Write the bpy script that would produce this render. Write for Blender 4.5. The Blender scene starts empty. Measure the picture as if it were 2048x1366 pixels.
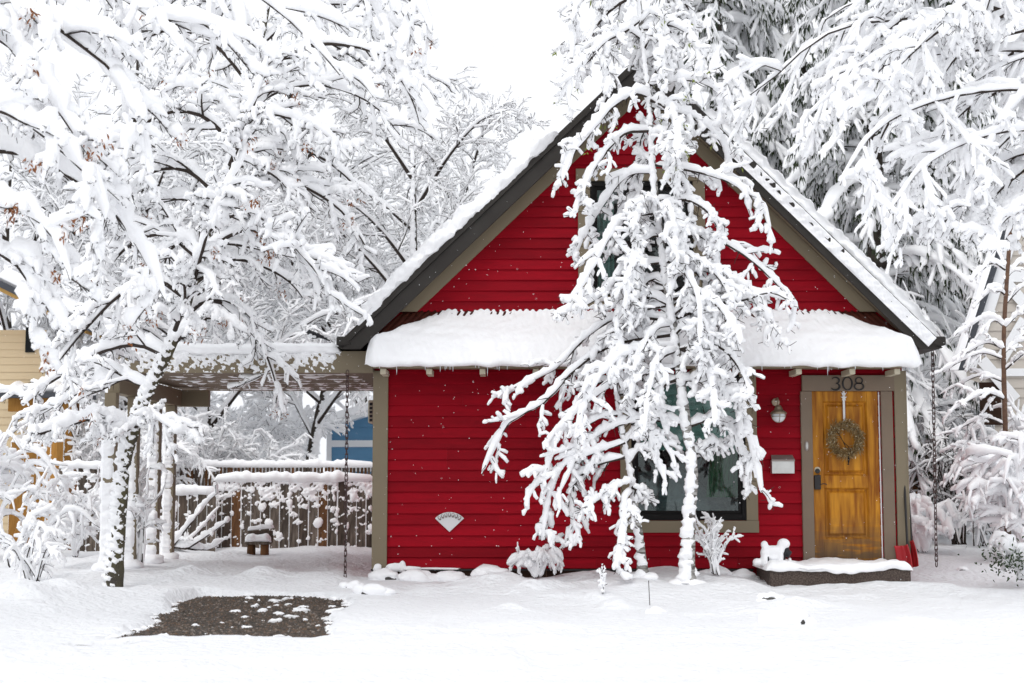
import bpy, bmesh, math, random
import numpy as np
from mathutils import Vector, Matrix, Euler

SC = bpy.context.scene
COL = SC.collection
# ------------------------------------------------------------------ camera
CAMZ, CAMY, FPX = 1.2, -17.0, 2844.0
PITCH = math.radians(5.46)
cam_d = bpy.data.cameras.new('camera')
cam = bpy.data.objects.new('camera', cam_d)
COL.objects.link(cam)
cam.location = (0, CAMY, CAMZ)
cam.rotation_euler = (math.radians(90) + PITCH, 0, 0)
cam_d.sensor_width = 36.0
cam_d.lens = FPX / 2048 * 36.0
cam_d.clip_end = 3000
cam_d.clip_start = 0.1
cam_d.dof.use_dof = True
cam_d.dof.focus_distance = 16.6
cam_d.dof.aperture_fstop = 2.8
SC.camera = cam
# ------------------------------------------------------------------ sky: bright even overcast
SUN_EL, SUN_AZ = math.radians(52), math.radians(205)
world = bpy.data.worlds.new('World')
SC.world = world
world.use_nodes = True
wn, wl = world.node_tree.nodes, world.node_tree.links
wn.clear()
w_out = wn.new('ShaderNodeOutputWorld')
w_bg = wn.new('ShaderNodeBackground')
w_sky = wn.new('ShaderNodeTexSky')
w_sky.sky_type = 'NISHITA'
w_sky.sun_disc = False
w_sky.sun_elevation = SUN_EL
w_sky.sun_rotation = SUN_AZ
w_sky.dust_density = 6.0
w_sky.air_density = 1.0
w_bw = wn.new('ShaderNodeRGBToBW')
w_mix = wn.new('ShaderNodeMix')          # cloud deck veils the blue sky
w_mix.data_type = 'RGBA'
w_mix.inputs['Factor'].default_value = 0.82
w_mix.inputs['B'].default_value = (11.5, 11.75, 12.25, 1)
wl.new(w_sky.outputs['Color'], w_bw.inputs['Color'])
wl.new(w_bw.outputs['Val'], w_mix.inputs['A'])
wl.new(w_mix.outputs['Result'], w_bg.inputs['Color'])
w_bg.inputs['Strength'].default_value = 0.1
wl.new(w_bg.outputs['Background'], w_out.inputs['Surface'])
# ------------------------------------------------------------------ sun behind the clouds
sun_d = bpy.data.lights.new('sun', 'SUN')
sun_d.energy = 0.75
sun_d.angle = math.radians(28)
sun_d.color = (1.0, 0.97, 0.93)
sun = bpy.data.objects.new('sun', sun_d)
COL.objects.link(sun)
sun.rotation_euler = (math.radians(38), 0, math.radians(-25))
# ------------------------------------------------------------------ exposure
SC.view_settings.view_transform = 'Standard'
SC.view_settings.look = 'None'
SC.view_settings.gamma = 1.0
SC.view_settings.use_curve_mapping = False
SC.view_settings.exposure = 0.07
SC.cycles.use_denoising = True
SC.cycles.max_bounces = 12
SC.cycles.diffuse_bounces = 9
SC.cycles.glossy_bounces = 3
SC.cycles.transparent_max_bounces = 8
SC.cycles.caustics_reflective = False
SC.cycles.caustics_refractive = False

# ================================================================== helpers
RNG = np.random.default_rng(308)
random.seed(308)
CT, ST = math.cos(PITCH), math.sin(PITCH)


def at(px, py, Y):
    """the place in the yard at distance Y that lies along this line of sight"""
    u, v = (px - 1024) / FPX, (683 - py) / FPX
    d = (u, CT - v * ST, ST + v * CT)
    k = (Y - CAMY) / d[1]
    return Vector((k * d[0], Y, CAMZ + k * d[2]))


def gp(px, py, z=0.0):
    u, v = (px - 1024) / FPX, (683 - py) / FPX
    d = (u, CT - v * ST, ST + v * CT)
    k = (z - CAMZ) / d[2]
    return Vector((k * d[0], CAMY + k * d[1], z))


def props(o, label=None, cat=None, group=None, kind=None):
    if label: o['label'] = label
    if cat: o['category'] = cat
    if group: o['group'] = group
    if kind: o['kind'] = kind
    return o


def empty(name, loc, label, cat, group=None):
    o = bpy.data.objects.new(name, None)
    o.location = loc
    COL.objects.link(o)
    return props(o, label, cat, group)


def link(name, me, mat, parent=None, kind=None):
    o = bpy.data.objects.new(name, me)
    COL.objects.link(o)
    if mat is not None and not me.materials:
        me.materials.append(mat)
    if parent is not None:
        o.parent = parent
        bpy_parent_inverse(o, parent)
    if kind: o['kind'] = kind
    return o


def bpy_parent_inverse(o, parent):
    m = Matrix.Identity(4)
    p = parent
    chain = []
    while p is not None:
        chain.append(p)
        p = p.parent
    for q in reversed(chain):
        m = m @ q.matrix_parent_inverse @ Matrix.LocRotScale(q.location, q.rotation_euler, q.scale)
    o.matrix_parent_inverse = m.inverted()


def np_mesh(name, verts, faces, smooth=True):
    """verts (n,3); faces: list of integer arrays, each (m,k)"""
    me = bpy.data.meshes.new(name)
    verts = np.ascontiguousarray(verts, dtype=np.float32)
    me.vertices.add(len(verts))
    me.vertices.foreach_set('co', verts.ravel())
    fl = [f for f in faces if len(f)]
    loops = np.concatenate([f.ravel() for f in fl]).astype(np.int32)
    cnt = np.concatenate([np.full(len(f), f.shape[1]) for f in fl]).astype(np.int32)
    start = np.concatenate([[0], np.cumsum(cnt)[:-1]]).astype(np.int32)
    me.loops.add(len(loops))
    me.loops.foreach_set('vertex_index', loops)
    me.polygons.add(len(cnt))
    me.polygons.foreach_set('loop_start', start)
    if smooth:
        me.polygons.foreach_set('use_smooth', np.ones(len(cnt), dtype=bool))
    me.update(calc_edges=True)
    return me


class Acc:
    """gathers vertices and faces for one mesh"""
    def __init__(self):
        self.v, self.f, self.n = [], {}, 0

    def add(self, verts, faces):
        verts = np.asarray(verts, dtype=np.float32).reshape(-1, 3)
        for f in faces:
            f = np.asarray(f)
            self.f.setdefault(f.shape[1], []).append(f + self.n)
        self.v.append(verts)
        self.n += len(verts)

    def build(self, name, mat, parent=None, kind=None, smooth=True):
        me = np_mesh(name, np.concatenate(self.v), [np.concatenate(x) for x in self.f.values()], smooth)
        return link(name, me, mat, parent, kind)


def bm_obj(name, bm, mat, parent=None, smooth=False, kind=None):
    me = bpy.data.meshes.new(name)
    bm.normal_update()
    bm.to_mesh(me)
    bm.free()
    if smooth:
        me.polygons.foreach_set('use_smooth', np.ones(len(me.polygons), dtype=bool))
    return link(name, me, mat, parent, kind)


def bm_box(bm, x0, x1, y0, y1, z0, z1, bev=0.0):
    vs = [bm.verts.new((x, y, z)) for z in (z0, z1) for y in (y0, y1) for x in (x0, x1)]
    fs = [(0, 2, 3, 1), (4, 5, 7, 6), (0, 1, 5, 4), (2, 6, 7, 3), (0, 4, 6, 2), (1, 3, 7, 5)]
    faces = [bm.faces.new([vs[i] for i in f]) for f in fs]
    if bev > 0:
        es = list({e for f in faces for e in f.edges})
        bmesh.ops.bevel(bm, geom=es, offset=bev, segments=1, affect='EDGES')
    return vs


def box(name, x0, x1, y0, y1, z0, z1, mat, parent=None, bev=0.004):
    bm = bmesh.new()
    bm_box(bm, min(x0, x1), max(x0, x1), min(y0, y1), max(y0, y1), min(z0, z1), max(z0, z1), bev)
    return bm_obj(name, bm, mat, parent)


def prism(name, pts, y0, y1, mat, parent=None, bev=0.0):
    """polygon in the XZ plane pushed from y0 to y1"""
    bm = bmesh.new()
    a = [bm.verts.new((p[0], y0, p[1])) for p in pts]
    b = [bm.verts.new((p[0], y1, p[1])) for p in pts]
    n = len(pts)
    bm.faces.new(a)
    bm.faces.new(b[::-1])
    for i in range(n):
        bm.faces.new((a[i], b[i], b[(i + 1) % n], a[(i + 1) % n]))
    bmesh.ops.recalc_face_normals(bm, faces=bm.faces[:])
    if bev:
        bmesh.ops.bevel(bm, geom=bm.edges[:], offset=bev, segments=1, affect='EDGES')
    return bm_obj(name, bm, mat, parent)


# ---- smooth noise from a sum of sines
_K = {}


def snoise(P, scale, seed=0, octs=2):
    P = np.asarray(P, dtype=np.float64)
    key = (seed, octs)
    if key not in _K:
        r = np.random.default_rng(1000 + seed)
        ks = []
        for o in range(octs):
            for i in range(7):
                d = r.normal(size=3)
                d /= np.linalg.norm(d)
                ks.append((d * (2 ** o) * r.uniform(0.6, 1.5), r.uniform(0, 6.28), 0.55 ** o))
        _K[key] = ks
    out = np.zeros(P.shape[:-1])
    tot = 0
    for d, ph, a in _K[key]:
        out += a * np.sin((P @ d) / scale + ph)
        tot += a * a
    return out / math.sqrt(tot) * 0.75


def norm(v):
    return v / np.maximum(np.linalg.norm(v, axis=-1, keepdims=True), 1e-9)


def frames(P):
    T = norm(np.gradient(P, axis=1))
    Z = np.array([0, 0, 1.0])
    side = np.cross(T, Z)
    sl = np.linalg.norm(side, axis=-1, keepdims=True)
    fb = norm(np.cross(T, np.array([0.25, 1.0, 0.0])))
    side = np.where(sl > 0.12, side / np.maximum(sl, 1e-6), fb)
    U = np.cross(side, T)
    return T, norm(side), norm(U)


def tube(acc, C, A, Bv, S, off=None, disp=0.0, dscale=0.05, seed=3):
    """C (B,N,3) centre lines, A side radii, Bv up radii (B,N)"""
    B, N, _ = C.shape
    T, side, U = frames(C)
    if off is not None:
        C = C + U * off[..., None]
    an = np.linspace(0, 2 * np.pi, S, endpoint=False)
    V = (C[:, :, None] + side[:, :, None] * (A[..., None] * np.cos(an))[..., None]
         + U[:, :, None] * (Bv[..., None] * np.sin(an))[..., None])
    if disp:
        n = snoise(V, dscale, seed)
        V = V + (V - C[:, :, None]) * (n * disp)[..., None]
    idx = np.arange(B * N * S).reshape(B, N, S)
    a, b = idx[:, :-1], idx[:, 1:]
    f = np.stack([a, b, np.roll(b, -1, axis=2), np.roll(a, -1, axis=2)], axis=-1).reshape(-1, 4)
    acc.add(V, [f])


def resamp(P, s):
    """P (B,N,3) evenly spaced in s -> values at s (M,)"""
    N = P.shape[1]
    x = np.asarray(s) * (N - 1)
    i = np.clip(x.astype(int), 0, N - 2)
    t = (x - i)[None, :, None]
    return P[:, i] * (1 - t) + P[:, i + 1] * t


def resamp1(R, s):
    return resamp(R[..., None], s)[..., 0]


def spline(pts, n):
    """Catmull-Rom through pts, evenly spaced"""
    P = np.array([tuple(p) for p in pts], dtype=float)
    P = np.vstack([2 * P[0] - P[1], P, 2 * P[-1] - P[-2]])
    out = []
    for i in range(1, len(P) - 2):
        t = np.linspace(0, 1, 16, endpoint=False)[:, None]
        p0, p1, p2, p3 = P[i - 1], P[i], P[i + 1], P[i + 2]
        out.append(0.5 * (2 * p1 + (p2 - p0) * t + (2 * p0 - 5 * p1 + 4 * p2 - p3) * t ** 2
                          + (-p0 + 3 * p1 - 3 * p2 + p3) * t ** 3))
    out = np.vstack(out + [P[-2][None]])
    d = np.concatenate([[0], np.cumsum(np.linalg.norm(np.diff(out, axis=0), axis=1))])
    s = np.linspace(0, d[-1], n)
    return np.stack([np.interp(s, d, out[:, k]) for k in range(3)], axis=1)


def plen(P):
    return np.linalg.norm(np.diff(P, axis=1), axis=-1).sum(1)


def lumps(B, s, L, wl, rng):
    """(B,N) lumpy factor about 1 along each line; wl = wave length in metres"""
    out = np.zeros((B, len(s)))
    d = s[None] * L[:, None]
    for a, f in ((0.5, 1.0), (0.35, 2.1), (0.25, 3.7)):
        fr = f / wl * rng.uniform(0.7, 1.35, (B, 1))
        out += a * np.sin(2 * np.pi * (d * fr) + rng.uniform(0, 6.28, (B, 1)))
    return out


def svals(n):
    m = np.array([0.55]) if n == 1 else np.linspace(0.12, 0.86, n)
    return np.concatenate([[0, 0.03], m, [0.965, 1.0]]), np.concatenate([[0.06, 0.7], np.ones(n), [0.72, 0.10]])


def snow_on(acc, P, R, w, h, rng, n=8, S=7, lump=0.3, wl=0.16, gap=0.0, cover=0.82, steep=0.6, disp=0.12,
            tiptaper=0.75, roll=0.0):
    """snow lying along branches P (B,N,3)"""
    s, env = svals(n)
    B = P.shape[0]
    L = plen(P)
    Q = resamp(P, s)
    r = resamp1(R, s)
    T, side, U = frames(Q)
    tz = np.abs(T[..., 2])
    k = 1 - (1 - steep) * np.clip((tz - 0.35) / 0.6, 0, 1)
    lm = lumps(B, s, L, wl, rng)
    size = rng.uniform(0.72, 1.28, (B, 1))
    fac = (1 + lump * lm) * k * size * (1 - (1 - tiptaper) * s[None] ** 2)
    if gap > 0:
        g = lumps(B, s, L, wl * 4, rng)
        fac = fac * np.clip((g + 1.35 - gap * 1.6) * 2.5, 0.05, 1)
    fac = np.clip(fac, 0.05, 2.0) * env[None]
    a = (w * fac) + r * 0.35
    b = (h * fac) + r * 0.25
    off = cover * b * (1 - 0.45 * np.clip((tz - 0.8) / 0.2, 0, 1)) + r * 0.2
    if roll:
        ph = rng.normal(size=(B, 1)) * roll
        Q = Q + side * (off * np.sin(ph))[..., None]
        off = off * np.cos(ph)
    tube(acc, Q, a, b, S, off=off, disp=disp, dscale=0.06 * max(1, w / 0.06))


def kids(P, R, k, rng, t=(0.15, 0.95), ang=(35, 70), lf=(0.3, 0.6), taper=0.6, n=6, droop=0.5, jit=0.25,
         flat=0.45, rr=0.6, rmin=0.003, labs=None, up=0.0, lmax=9.0):
    """grow k children on each line of P"""
    B, N, _ = P.shape
    pl = plen(P)
    idx = np.repeat(np.arange(B), k)
    tt = (np.tile(np.arange(k), B) + rng.uniform(0.05, 0.95, B * k)) / k
    tt = t[0] + (t[1] - t[0]) * tt
    x = tt * (N - 1)
    i = np.clip(x.astype(int), 0, N - 2)
    f = (x - i)[:, None]
    pos = P[idx, i] * (1 - f) + P[idx, i + 1] * f
    T = norm(P[idx, i + 1] - P[idx, i])
    r0 = (R[idx, i] * (1 - f[:, 0]) + R[idx, i + 1] * f[:, 0]) * rr
    v = rng.normal(size=(B * k, 3))
    v[:, 2] = v[:, 2] * flat + up
    perp = norm(v - (v * T).sum(1, keepdims=True) * T)
    th = np.radians(rng.uniform(ang[0], ang[1], B * k))[:, None]
    d = np.cos(th) * T + np.sin(th) * perp
    base = pl[idx] if labs is None else np.full(B * k, labs)
    L = base * rng.uniform(lf[0], lf[1], B * k) * (1 - taper * tt)
    L = np.minimum(L, lmax * rng.uniform(0.75, 1.0, B * k))
    C = np.zeros((B * k, n, 3))
    C[:, 0] = pos
    st = (L / (n - 1))[:, None]
    bend = rng.normal(size=(B * k, 3)) * jit * 0.4
    for q in range(1, n):
        d = norm(d + np.array([0, 0, -droop / (n - 1)]) + (rng.normal(size=(B * k, 3)) * jit + bend) / math.sqrt(n))
        C[:, q] = C[:, q - 1] + d * st
    rad = np.maximum(r0, rmin)[:, None] * np.linspace(1, 0.35, n)[None]
    rad = np.maximum(rad, rmin * 0.6)
    return C, rad


def stems(acc, P, R, S=5):
    tube(acc, P, R, R, S)


def sheet(name, fn, nu, nv, mat, parent=None, kind=None):
    """fn(u (nv,nu), v) -> (nv,nu,3)"""
    u, v = np.meshgrid(np.linspace(0, 1, nu), np.linspace(0, 1, nv))
    V = fn(u, v)
    idx = np.arange(nu * nv).reshape(nv, nu)
    f = np.stack([idx[:-1, :-1], idx[:-1, 1:], idx[1:, 1:], idx[1:, :-1]], -1).reshape(-1, 4)
    me = np_mesh(name, V.reshape(-1, 3), [f])
    return link(name, me, mat, parent, kind)


def plaster(name, o, u, v, nrm, nu, nv, amp, bias, scale, mat, parent, seed=5, biasfn=None, rim=0.05, octs=3, stretch=None):
    """wind-driven snow stuck to a flat face: it stands proud where it sticks and sinks behind the face where it does not"""
    o, u, v, nrm = (np.array(tuple(q), dtype=float) for q in (o, u, v, nrm))

    def fn(a, b):
        P = o + a[..., None] * u + b[..., None] * v
        Q = P * (stretch if stretch is not None else 1.0)
        n = snoise(Q, scale, seed, octs)
        hgt = amp * n + bias + (biasfn(a, b) if biasfn is not None else 0)
        e = np.minimum(np.minimum(a, 1 - a) * np.linalg.norm(u), np.minimum(b, 1 - b) * np.linalg.norm(v))
        hgt = np.where(e < 1e-4, -0.01, hgt * np.clip(e / rim, 0.15, 1))
        hgt = np.where(hgt < 0, np.maximum(hgt * 1.0, -0.012), np.minimum(hgt, 0.05))
        return P + hgt[..., None] * nrm
    return sheet(name, fn, nu, nv, mat, parent, 'stuff')


def copy_tree(o, parent=None):
    c = o.copy()
    COL.objects.link(c)
    if parent is not None:
        c.parent = parent
        c.matrix_parent_inverse = o.matrix_parent_inverse.copy()
    for ch in list(o.children):
        copy_tree(ch, c)
    return c


def blob(name, balls, mat, parent=None, voxel=0.02, smooth=4, kind=None):
    """one continuous body from overlapping ellipsoids (x,y,z,rx,ry,rz)"""
    bm = bmesh.new()
    for b in balls:
        m = Matrix.Translation(b[:3]) @ Matrix.Diagonal((b[3], b[4], b[5], 1))
        bmesh.ops.create_icosphere(bm, subdivisions=3, radius=1.0, matrix=m)
    o = bm_obj(name, bm, mat, parent, True, kind)
    r = o.modifiers.new('remesh', 'REMESH')
    r.mode = 'VOXEL'
    r.voxel_size = voxel
    r.use_smooth_shade = True
    sm = o.modifiers.new('smooth', 'SMOOTH')
    sm.factor = 0.5
    sm.iterations = smooth
    return o


def snow_lump(acc, c, rx, ry, rz, seed=0, sub=3, amp=0.18):
    bm = bmesh.new()
    bmesh.ops.create_icosphere(bm, subdivisions=sub, radius=1.0)
    v = np.array([x.co[:] for x in bm.verts])
    f = np.array([[q.index for q in x.verts] for x in bm.faces])
    bm.free()
    n = snoise(v + seed * 3.1, 0.5, 7 + seed % 5) + 0.45 * snoise(v + seed * 1.7, 0.17, 12 + seed % 5, 2)
    v = v * (1 + amp * n)[:, None]
    acc.add(v * np.array([rx, ry, rz]) + np.array(tuple(c)), [f])


# ================================================================== materials
def mat(name, base, rough=0.7, spec=0.3, metal=0.0, bump=None, var=None, nodes=None):
    """base colour; var = (scale, colour2, contrast); bump = (scale, strength, distance)"""
    m = bpy.data.materials.new(name)
    m.use_nodes = True
    nt = m.node_tree
    b = nt.nodes['Principled BSDF']
    b.inputs['Base Color'].default_value = (*base, 1)
    b.inputs['Roughness'].default_value = rough
    b.inputs['Specular IOR Level'].default_value = spec
    b.inputs['Metallic'].default_value = metal
    tc = nt.nodes.new('ShaderNodeTexCoord')
    if var:
        n = nt.nodes.new('ShaderNodeTexNoise')
        n.inputs['Scale'].default_value = var[0]
        n.inputs['Detail'].default_value = 5
        mp = nt.nodes.new('ShaderNodeMapping')
        if len(var) > 3: mp.inputs['Scale'].default_value = var[3]
        r = nt.nodes.new('ShaderNodeValToRGB')
        c = var[2]
        r.color_ramp.elements[0].position = 0.5 - c
        r.color_ramp.elements[1].position = 0.5 + c
        r.color_ramp.elements[0].color = (*base, 1)
        r.color_ramp.elements[1].color = (*var[1], 1)
        nt.links.new(tc.outputs['Object'], mp.inputs['Vector'])
        nt.links.new(mp.outputs['Vector'], n.inputs['Vector'])
        nt.links.new(n.outputs['Fac'], r.inputs['Fac'])
        nt.links.new(r.outputs['Color'], b.inputs['Base Color'])
    if bump:
        n2 = nt.nodes.new('ShaderNodeTexNoise')
        n2.inputs['Scale'].default_value = bump[0]
        n2.inputs['Detail'].default_value = 4
        mp2 = nt.nodes.new('ShaderNodeMapping')
        if len(bump) > 3: mp2.inputs['Scale'].default_value = bump[3]
        bp = nt.nodes.new('ShaderNodeBump')
        bp.inputs['Strength'].default_value = bump[1]
        bp.inputs['Distance'].default_value = bump[2]
        nt.links.new(tc.outputs['Object'], mp2.inputs['Vector'])
        nt.links.new(mp2.outputs['Vector'], n2.inputs['Vector'])
        nt.links.new(n2.outputs['Fac'], bp.inputs['Height'])
        nt.links.new(bp.outputs['Normal'], b.inputs['Normal'])
    return m


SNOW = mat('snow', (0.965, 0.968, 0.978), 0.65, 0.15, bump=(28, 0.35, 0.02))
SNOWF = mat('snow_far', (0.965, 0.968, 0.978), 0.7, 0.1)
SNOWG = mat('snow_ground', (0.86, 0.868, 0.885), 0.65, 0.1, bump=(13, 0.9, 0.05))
BARK = mat('bark_dark', (0.035, 0.028, 0.024), 0.9, 0.1, var=(9, (0.075, 0.065, 0.055), 0.2), bump=(40, 0.6, 0.02))
BARKM = mat('bark_mossy', (0.075, 0.066, 0.058), 0.95, 0.1, var=(5, (0.11, 0.10, 0.055), 0.18), bump=(35, 0.9, 0.03))
BARKB = mat('bark_birch', (0.45, 0.44, 0.42), 0.8, 0.15, var=(7, (0.10, 0.09, 0.08), 0.14, (1, 1, 5)), bump=(30, 0.5, 0.01))
TWIG = mat('twig', (0.05, 0.04, 0.035), 0.9, 0.1)
TWIGB = mat('twig_brown', (0.17, 0.10, 0.065), 0.8, 0.15, var=(20, (0.10, 0.06, 0.045), 0.2))
RED = mat('red_paint', (0.31, 0.0022, 0.011), 0.6, 0.10, var=(2.2, (0.23, 0.0018, 0.009), 0.25, (1, 1, 7)), bump=(14, 0.25, 0.006, (1, 1, 14)))
TAN = mat('taupe_paint', (0.235, 0.192, 0.130), 0.6, 0.15, var=(3, (0.215, 0.18, 0.125), 0.25), bump=(60, 0.12, 0.004))
TANW = mat('taupe_door_paint', (0.215, 0.160, 0.117), 0.6, 0.15, var=(3, (0.185, 0.145, 0.11), 0.25), bump=(60, 0.12, 0.004))
CHAR = mat('charcoal_paint', (0.036, 0.032, 0.029), 0.6, 0.15, var=(4, (0.045, 0.041, 0.037), 0.2))
CREAM = mat('cream_wood', (0.55, 0.50, 0.38), 0.6, 0.3)
RUST = mat('rusty_metal', (0.05, 0.012, 0.008), 0.6, 0.15, var=(6, (0.09, 0.024, 0.014), 0.2))
SKIRT = mat('skirt_brown', (0.025, 0.013, 0.009), 0.8, 0.1, var=(5, (0.04, 0.022, 0.015), 0.2))
FRAME = mat('window_frame', (0.008, 0.007, 0.007), 0.5, 0.15)
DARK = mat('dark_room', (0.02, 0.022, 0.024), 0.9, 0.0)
BLACKM = mat('black_metal', (0.02, 0.018, 0.018), 0.5, 0.4)
CHAINM = mat('chain_metal', (0.045, 0.030, 0.030), 0.6, 0.4, var=(25, (0.09, 0.05, 0.045), 0.2))
STEEL = mat('brushed_steel', (0.62, 0.62, 0.60), 0.38, 0.5, metal=0.85, var=(12, (0.50, 0.50, 0.48), 0.3))
STEELD = mat('dull_steel', (0.30, 0.26, 0.24), 0.5, 0.5, metal=0.6)
BRASS = mat('weathered_brass', (0.34, 0.27, 0.20), 0.4, 0.5, metal=0.8)
MILK = mat('milk_glass', (0.72, 0.74, 0.76), 0.25, 0.5)
WHITEP = mat('white_plastic', (0.70, 0.70, 0.70), 0.4, 0.4)
CONC = mat('aggregate_concrete', (0.055, 0.042, 0.036), 0.9, 0.2, var=(60, (0.13, 0.10, 0.085), 0.12), bump=(90, 0.8, 0.01))
GREYWOOD = mat('weathered_wood', (0.20, 0.165, 0.135), 0.85, 0.15, var=(4, (0.045, 0.034, 0.028), 0.2, (6, 6, 1)), bump=(30, 0.4, 0.01, (4, 4, 0.4)))
DARKWOOD = mat('wet_wood', (0.045, 0.034, 0.028), 0.8, 0.2, var=(4, (0.12, 0.09, 0.07), 0.2, (6, 6, 1)), bump=(30, 0.4, 0.01, (4, 4, 0.4)))
BROWNWOOD = mat('brown_wood', (0.21, 0.10, 0.042), 0.8, 0.2, var=(4, (0.075, 0.038, 0.02), 0.2, (6, 6, 1)), bump=(30, 0.4, 0.01, (4, 4, 0.4)))
ORANGEWOOD = mat('cedar_wood', (0.42, 0.21, 0.05), 0.75, 0.2, var=(5, (0.30, 0.14, 0.03), 0.2, (6, 6, 1)))
SHOVEL = mat('red_plastic', (0.42, 0.012, 0.02), 0.4, 0.4)
BLUE = mat('blue_siding', (0.14, 0.30, 0.47), 0.6, 0.15, var=(3, (0.11, 0.26, 0.42), 0.3))
YELLOWW = mat('tan_siding', (0.62, 0.50, 0.33), 0.7, 0.2)
GOLDSOFF = mat('golden_soffit', (0.55, 0.33, 0.10), 0.6, 0.3)
CREAMS = mat('cream_siding', (0.50, 0.46, 0.41), 0.7, 0.2)
WHITET = mat('white_trim', (0.78, 0.79, 0.80), 0.6, 0.3)
GREYSH = mat('grey_shingle', (0.07, 0.075, 0.085), 0.9, 0.2)
BLACKF = mat('black_feather', (0.010, 0.010, 0.014), 0.5, 0.4)
RIBBON = mat('black_ribbon', (0.006, 0.005, 0.005), 0.6, 0.3)
GREENL = mat('bud_green', (0.22, 0.26, 0.05), 0.6, 0.2)
RUSTL = mat('dry_seed_brown', (0.32, 0.12, 0.045), 0.8, 0.1, var=(30, (0.18, 0.07, 0.03), 0.2))
NEEDLE = mat('needle_green', (0.028, 0.040, 0.024), 0.8, 0.15, var=(1.5, (0.05, 0.062, 0.035), 0.2))
LEAFG = mat('leaf_green', (0.035, 0.06, 0.022), 0.5, 0.4)
GOLDN = mat('wreath_straw', (0.15, 0.085, 0.03), 0.6, 0.3, var=(40, (0.40, 0.28, 0.13), 0.2))
GLITTER = mat('wreath_gilt', (0.78, 0.70, 0.50), 0.35, 0.5, metal=0.3)
ICE = mat('ice', (0.72, 0.76, 0.80), 0.15, 0.5)


def door_wood():
    m = bpy.data.materials.new('pine_door')
    m.use_nodes = True
    nt = m.node_tree
    N, Lk = nt.nodes.new, nt.links.new
    b = nt.nodes['Principled BSDF']
    b.inputs['Roughness'].default_value = 0.5
    b.inputs['Specular IOR Level'].default_value = 0.2
    tc = N('ShaderNodeTexCoord')
    mp = N('ShaderNodeMapping'); mp.inputs['Scale'].default_value = (7, 7, 0.8)
    n = N('ShaderNodeTexNoise'); n.inputs['Scale'].default_value = 2.2; n.inputs['Detail'].default_value = 8; n.inputs['Distortion'].default_value = 0.6
    r = N('ShaderNodeValToRGB')
    e = r.color_ramp.elements
    e[0].position, e[0].color = 0.34, (0.24, 0.075, 0.006, 1)
    e[1].position, e[1].color = 0.72, (0.60, 0.265, 0.022, 1)
    Lk(tc.outputs['Object'], mp.inputs['Vector']); Lk(mp.outputs['Vector'], n.inputs['Vector']); Lk(n.outputs['Fac'], r.inputs['Fac'])
    # knots
    vo = N('ShaderNodeTexVoronoi'); vo.inputs['Scale'].default_value = 3.1
    kr = N('ShaderNodeValToRGB'); kr.color_ramp.elements[0].position = 0.045; kr.color_ramp.elements[1].position = 0.10
    kr.color_ramp.elements[0].color = (0, 0, 0, 1); kr.color_ramp.elements[1].color = (1, 1, 1, 1)
    Lk(tc.outputs['Object'], vo.inputs['Vector']); Lk(vo.outputs['Distance'], kr.inputs['Fac'])
    km = N('ShaderNodeMix'); km.data_type = 'RGBA'; km.inputs['A'].default_value = (0.10, 0.035, 0.01, 1)
    Lk(kr.outputs['Color'], km.inputs['Factor']); Lk(r.outputs['Color'], km.inputs['B'])
    # worn grey varnish, streaked, over the kick rail
    w = N('ShaderNodeTexNoise'); w.inputs['Scale'].default_value = 3.0; w.inputs['Detail'].default_value = 6
    wm = N('ShaderNodeMapping'); wm.inputs['Scale'].default_value = (1, 1, 6)
    Lk(tc.outputs['Object'], wm.inputs['Vector']); Lk(wm.outputs['Vector'], w.inputs['Vector'])
    sep = N('ShaderNodeSeparateXYZ'); Lk(tc.outputs['Object'], sep.inputs['Vector'])
    mr = N('ShaderNodeMapRange'); mr.inputs['From Min'].default_value = 0.78; mr.inputs['From Max'].default_value = 0.30
    Lk(sep.outputs['Z'], mr.inputs['Value'])
    mu = N('ShaderNodeMath'); mu.operation = 'MULTIPLY'; mu.use_clamp = True
    wr = N('ShaderNodeMapRange'); wr.inputs['From Min'].default_value = 0.30; wr.inputs['From Max'].default_value = 0.5
    Lk(w.outputs['Fac'], wr.inputs['Value'])
    Lk(mr.outputs['Result'], mu.inputs[0]); Lk(wr.outputs['Result'], mu.inputs[1])
    m2 = N('ShaderNodeMath'); m2.operation = 'MULTIPLY'; m2.inputs[1].default_value = 0.85
    Lk(mu.outputs['Value'], m2.inputs[0])
    fm = N('ShaderNodeMix'); fm.data_type = 'RGBA'; fm.inputs['B'].default_value = (0.10, 0.07, 0.042, 1)
    Lk(m2.outputs['Value'], fm.inputs['Factor']); Lk(km.outputs['Result'], fm.inputs['A'])
    Lk(fm.outputs['Result'], b.inputs['Base Color'])
    bp = N('ShaderNodeBump'); bp.inputs['Strength'].default_value = 0.25; bp.inputs['Distance'].default_value = 0.004
    Lk(n.outputs['Fac'], bp.inputs['Height']); Lk(bp.outputs['Normal'], b.inputs['Normal'])
    return m


PINE = door_wood()


def board_variation(m, amount):
    """each board its own shade of the same paint"""
    nt = m.node_tree
    b = nt.nodes['Principled BSDF']
    src = b.inputs['Base Color'].links[0].from_socket
    oi = nt.nodes.new('ShaderNodeObjectInfo')
    mr = nt.nodes.new('ShaderNodeMapRange')
    mr.inputs['To Min'].default_value = 1 - amount
    mr.inputs['To Max'].default_value = 1 + amount
    hs = nt.nodes.new('ShaderNodeHueSaturation')
    nt.links.new(oi.outputs['Random'], mr.inputs['Value'])
    nt.links.new(mr.outputs['Result'], hs.inputs['Value'])
    nt.links.new(src, hs.inputs['Color'])
    nt.links.new(hs.outputs['Color'], b.inputs['Base Color'])


board_variation(RED, 0.20)
for m_ in (GREYWOOD, DARKWOOD, BROWNWOOD, ORANGEWOOD): board_variation(m_, 0.3)


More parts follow.
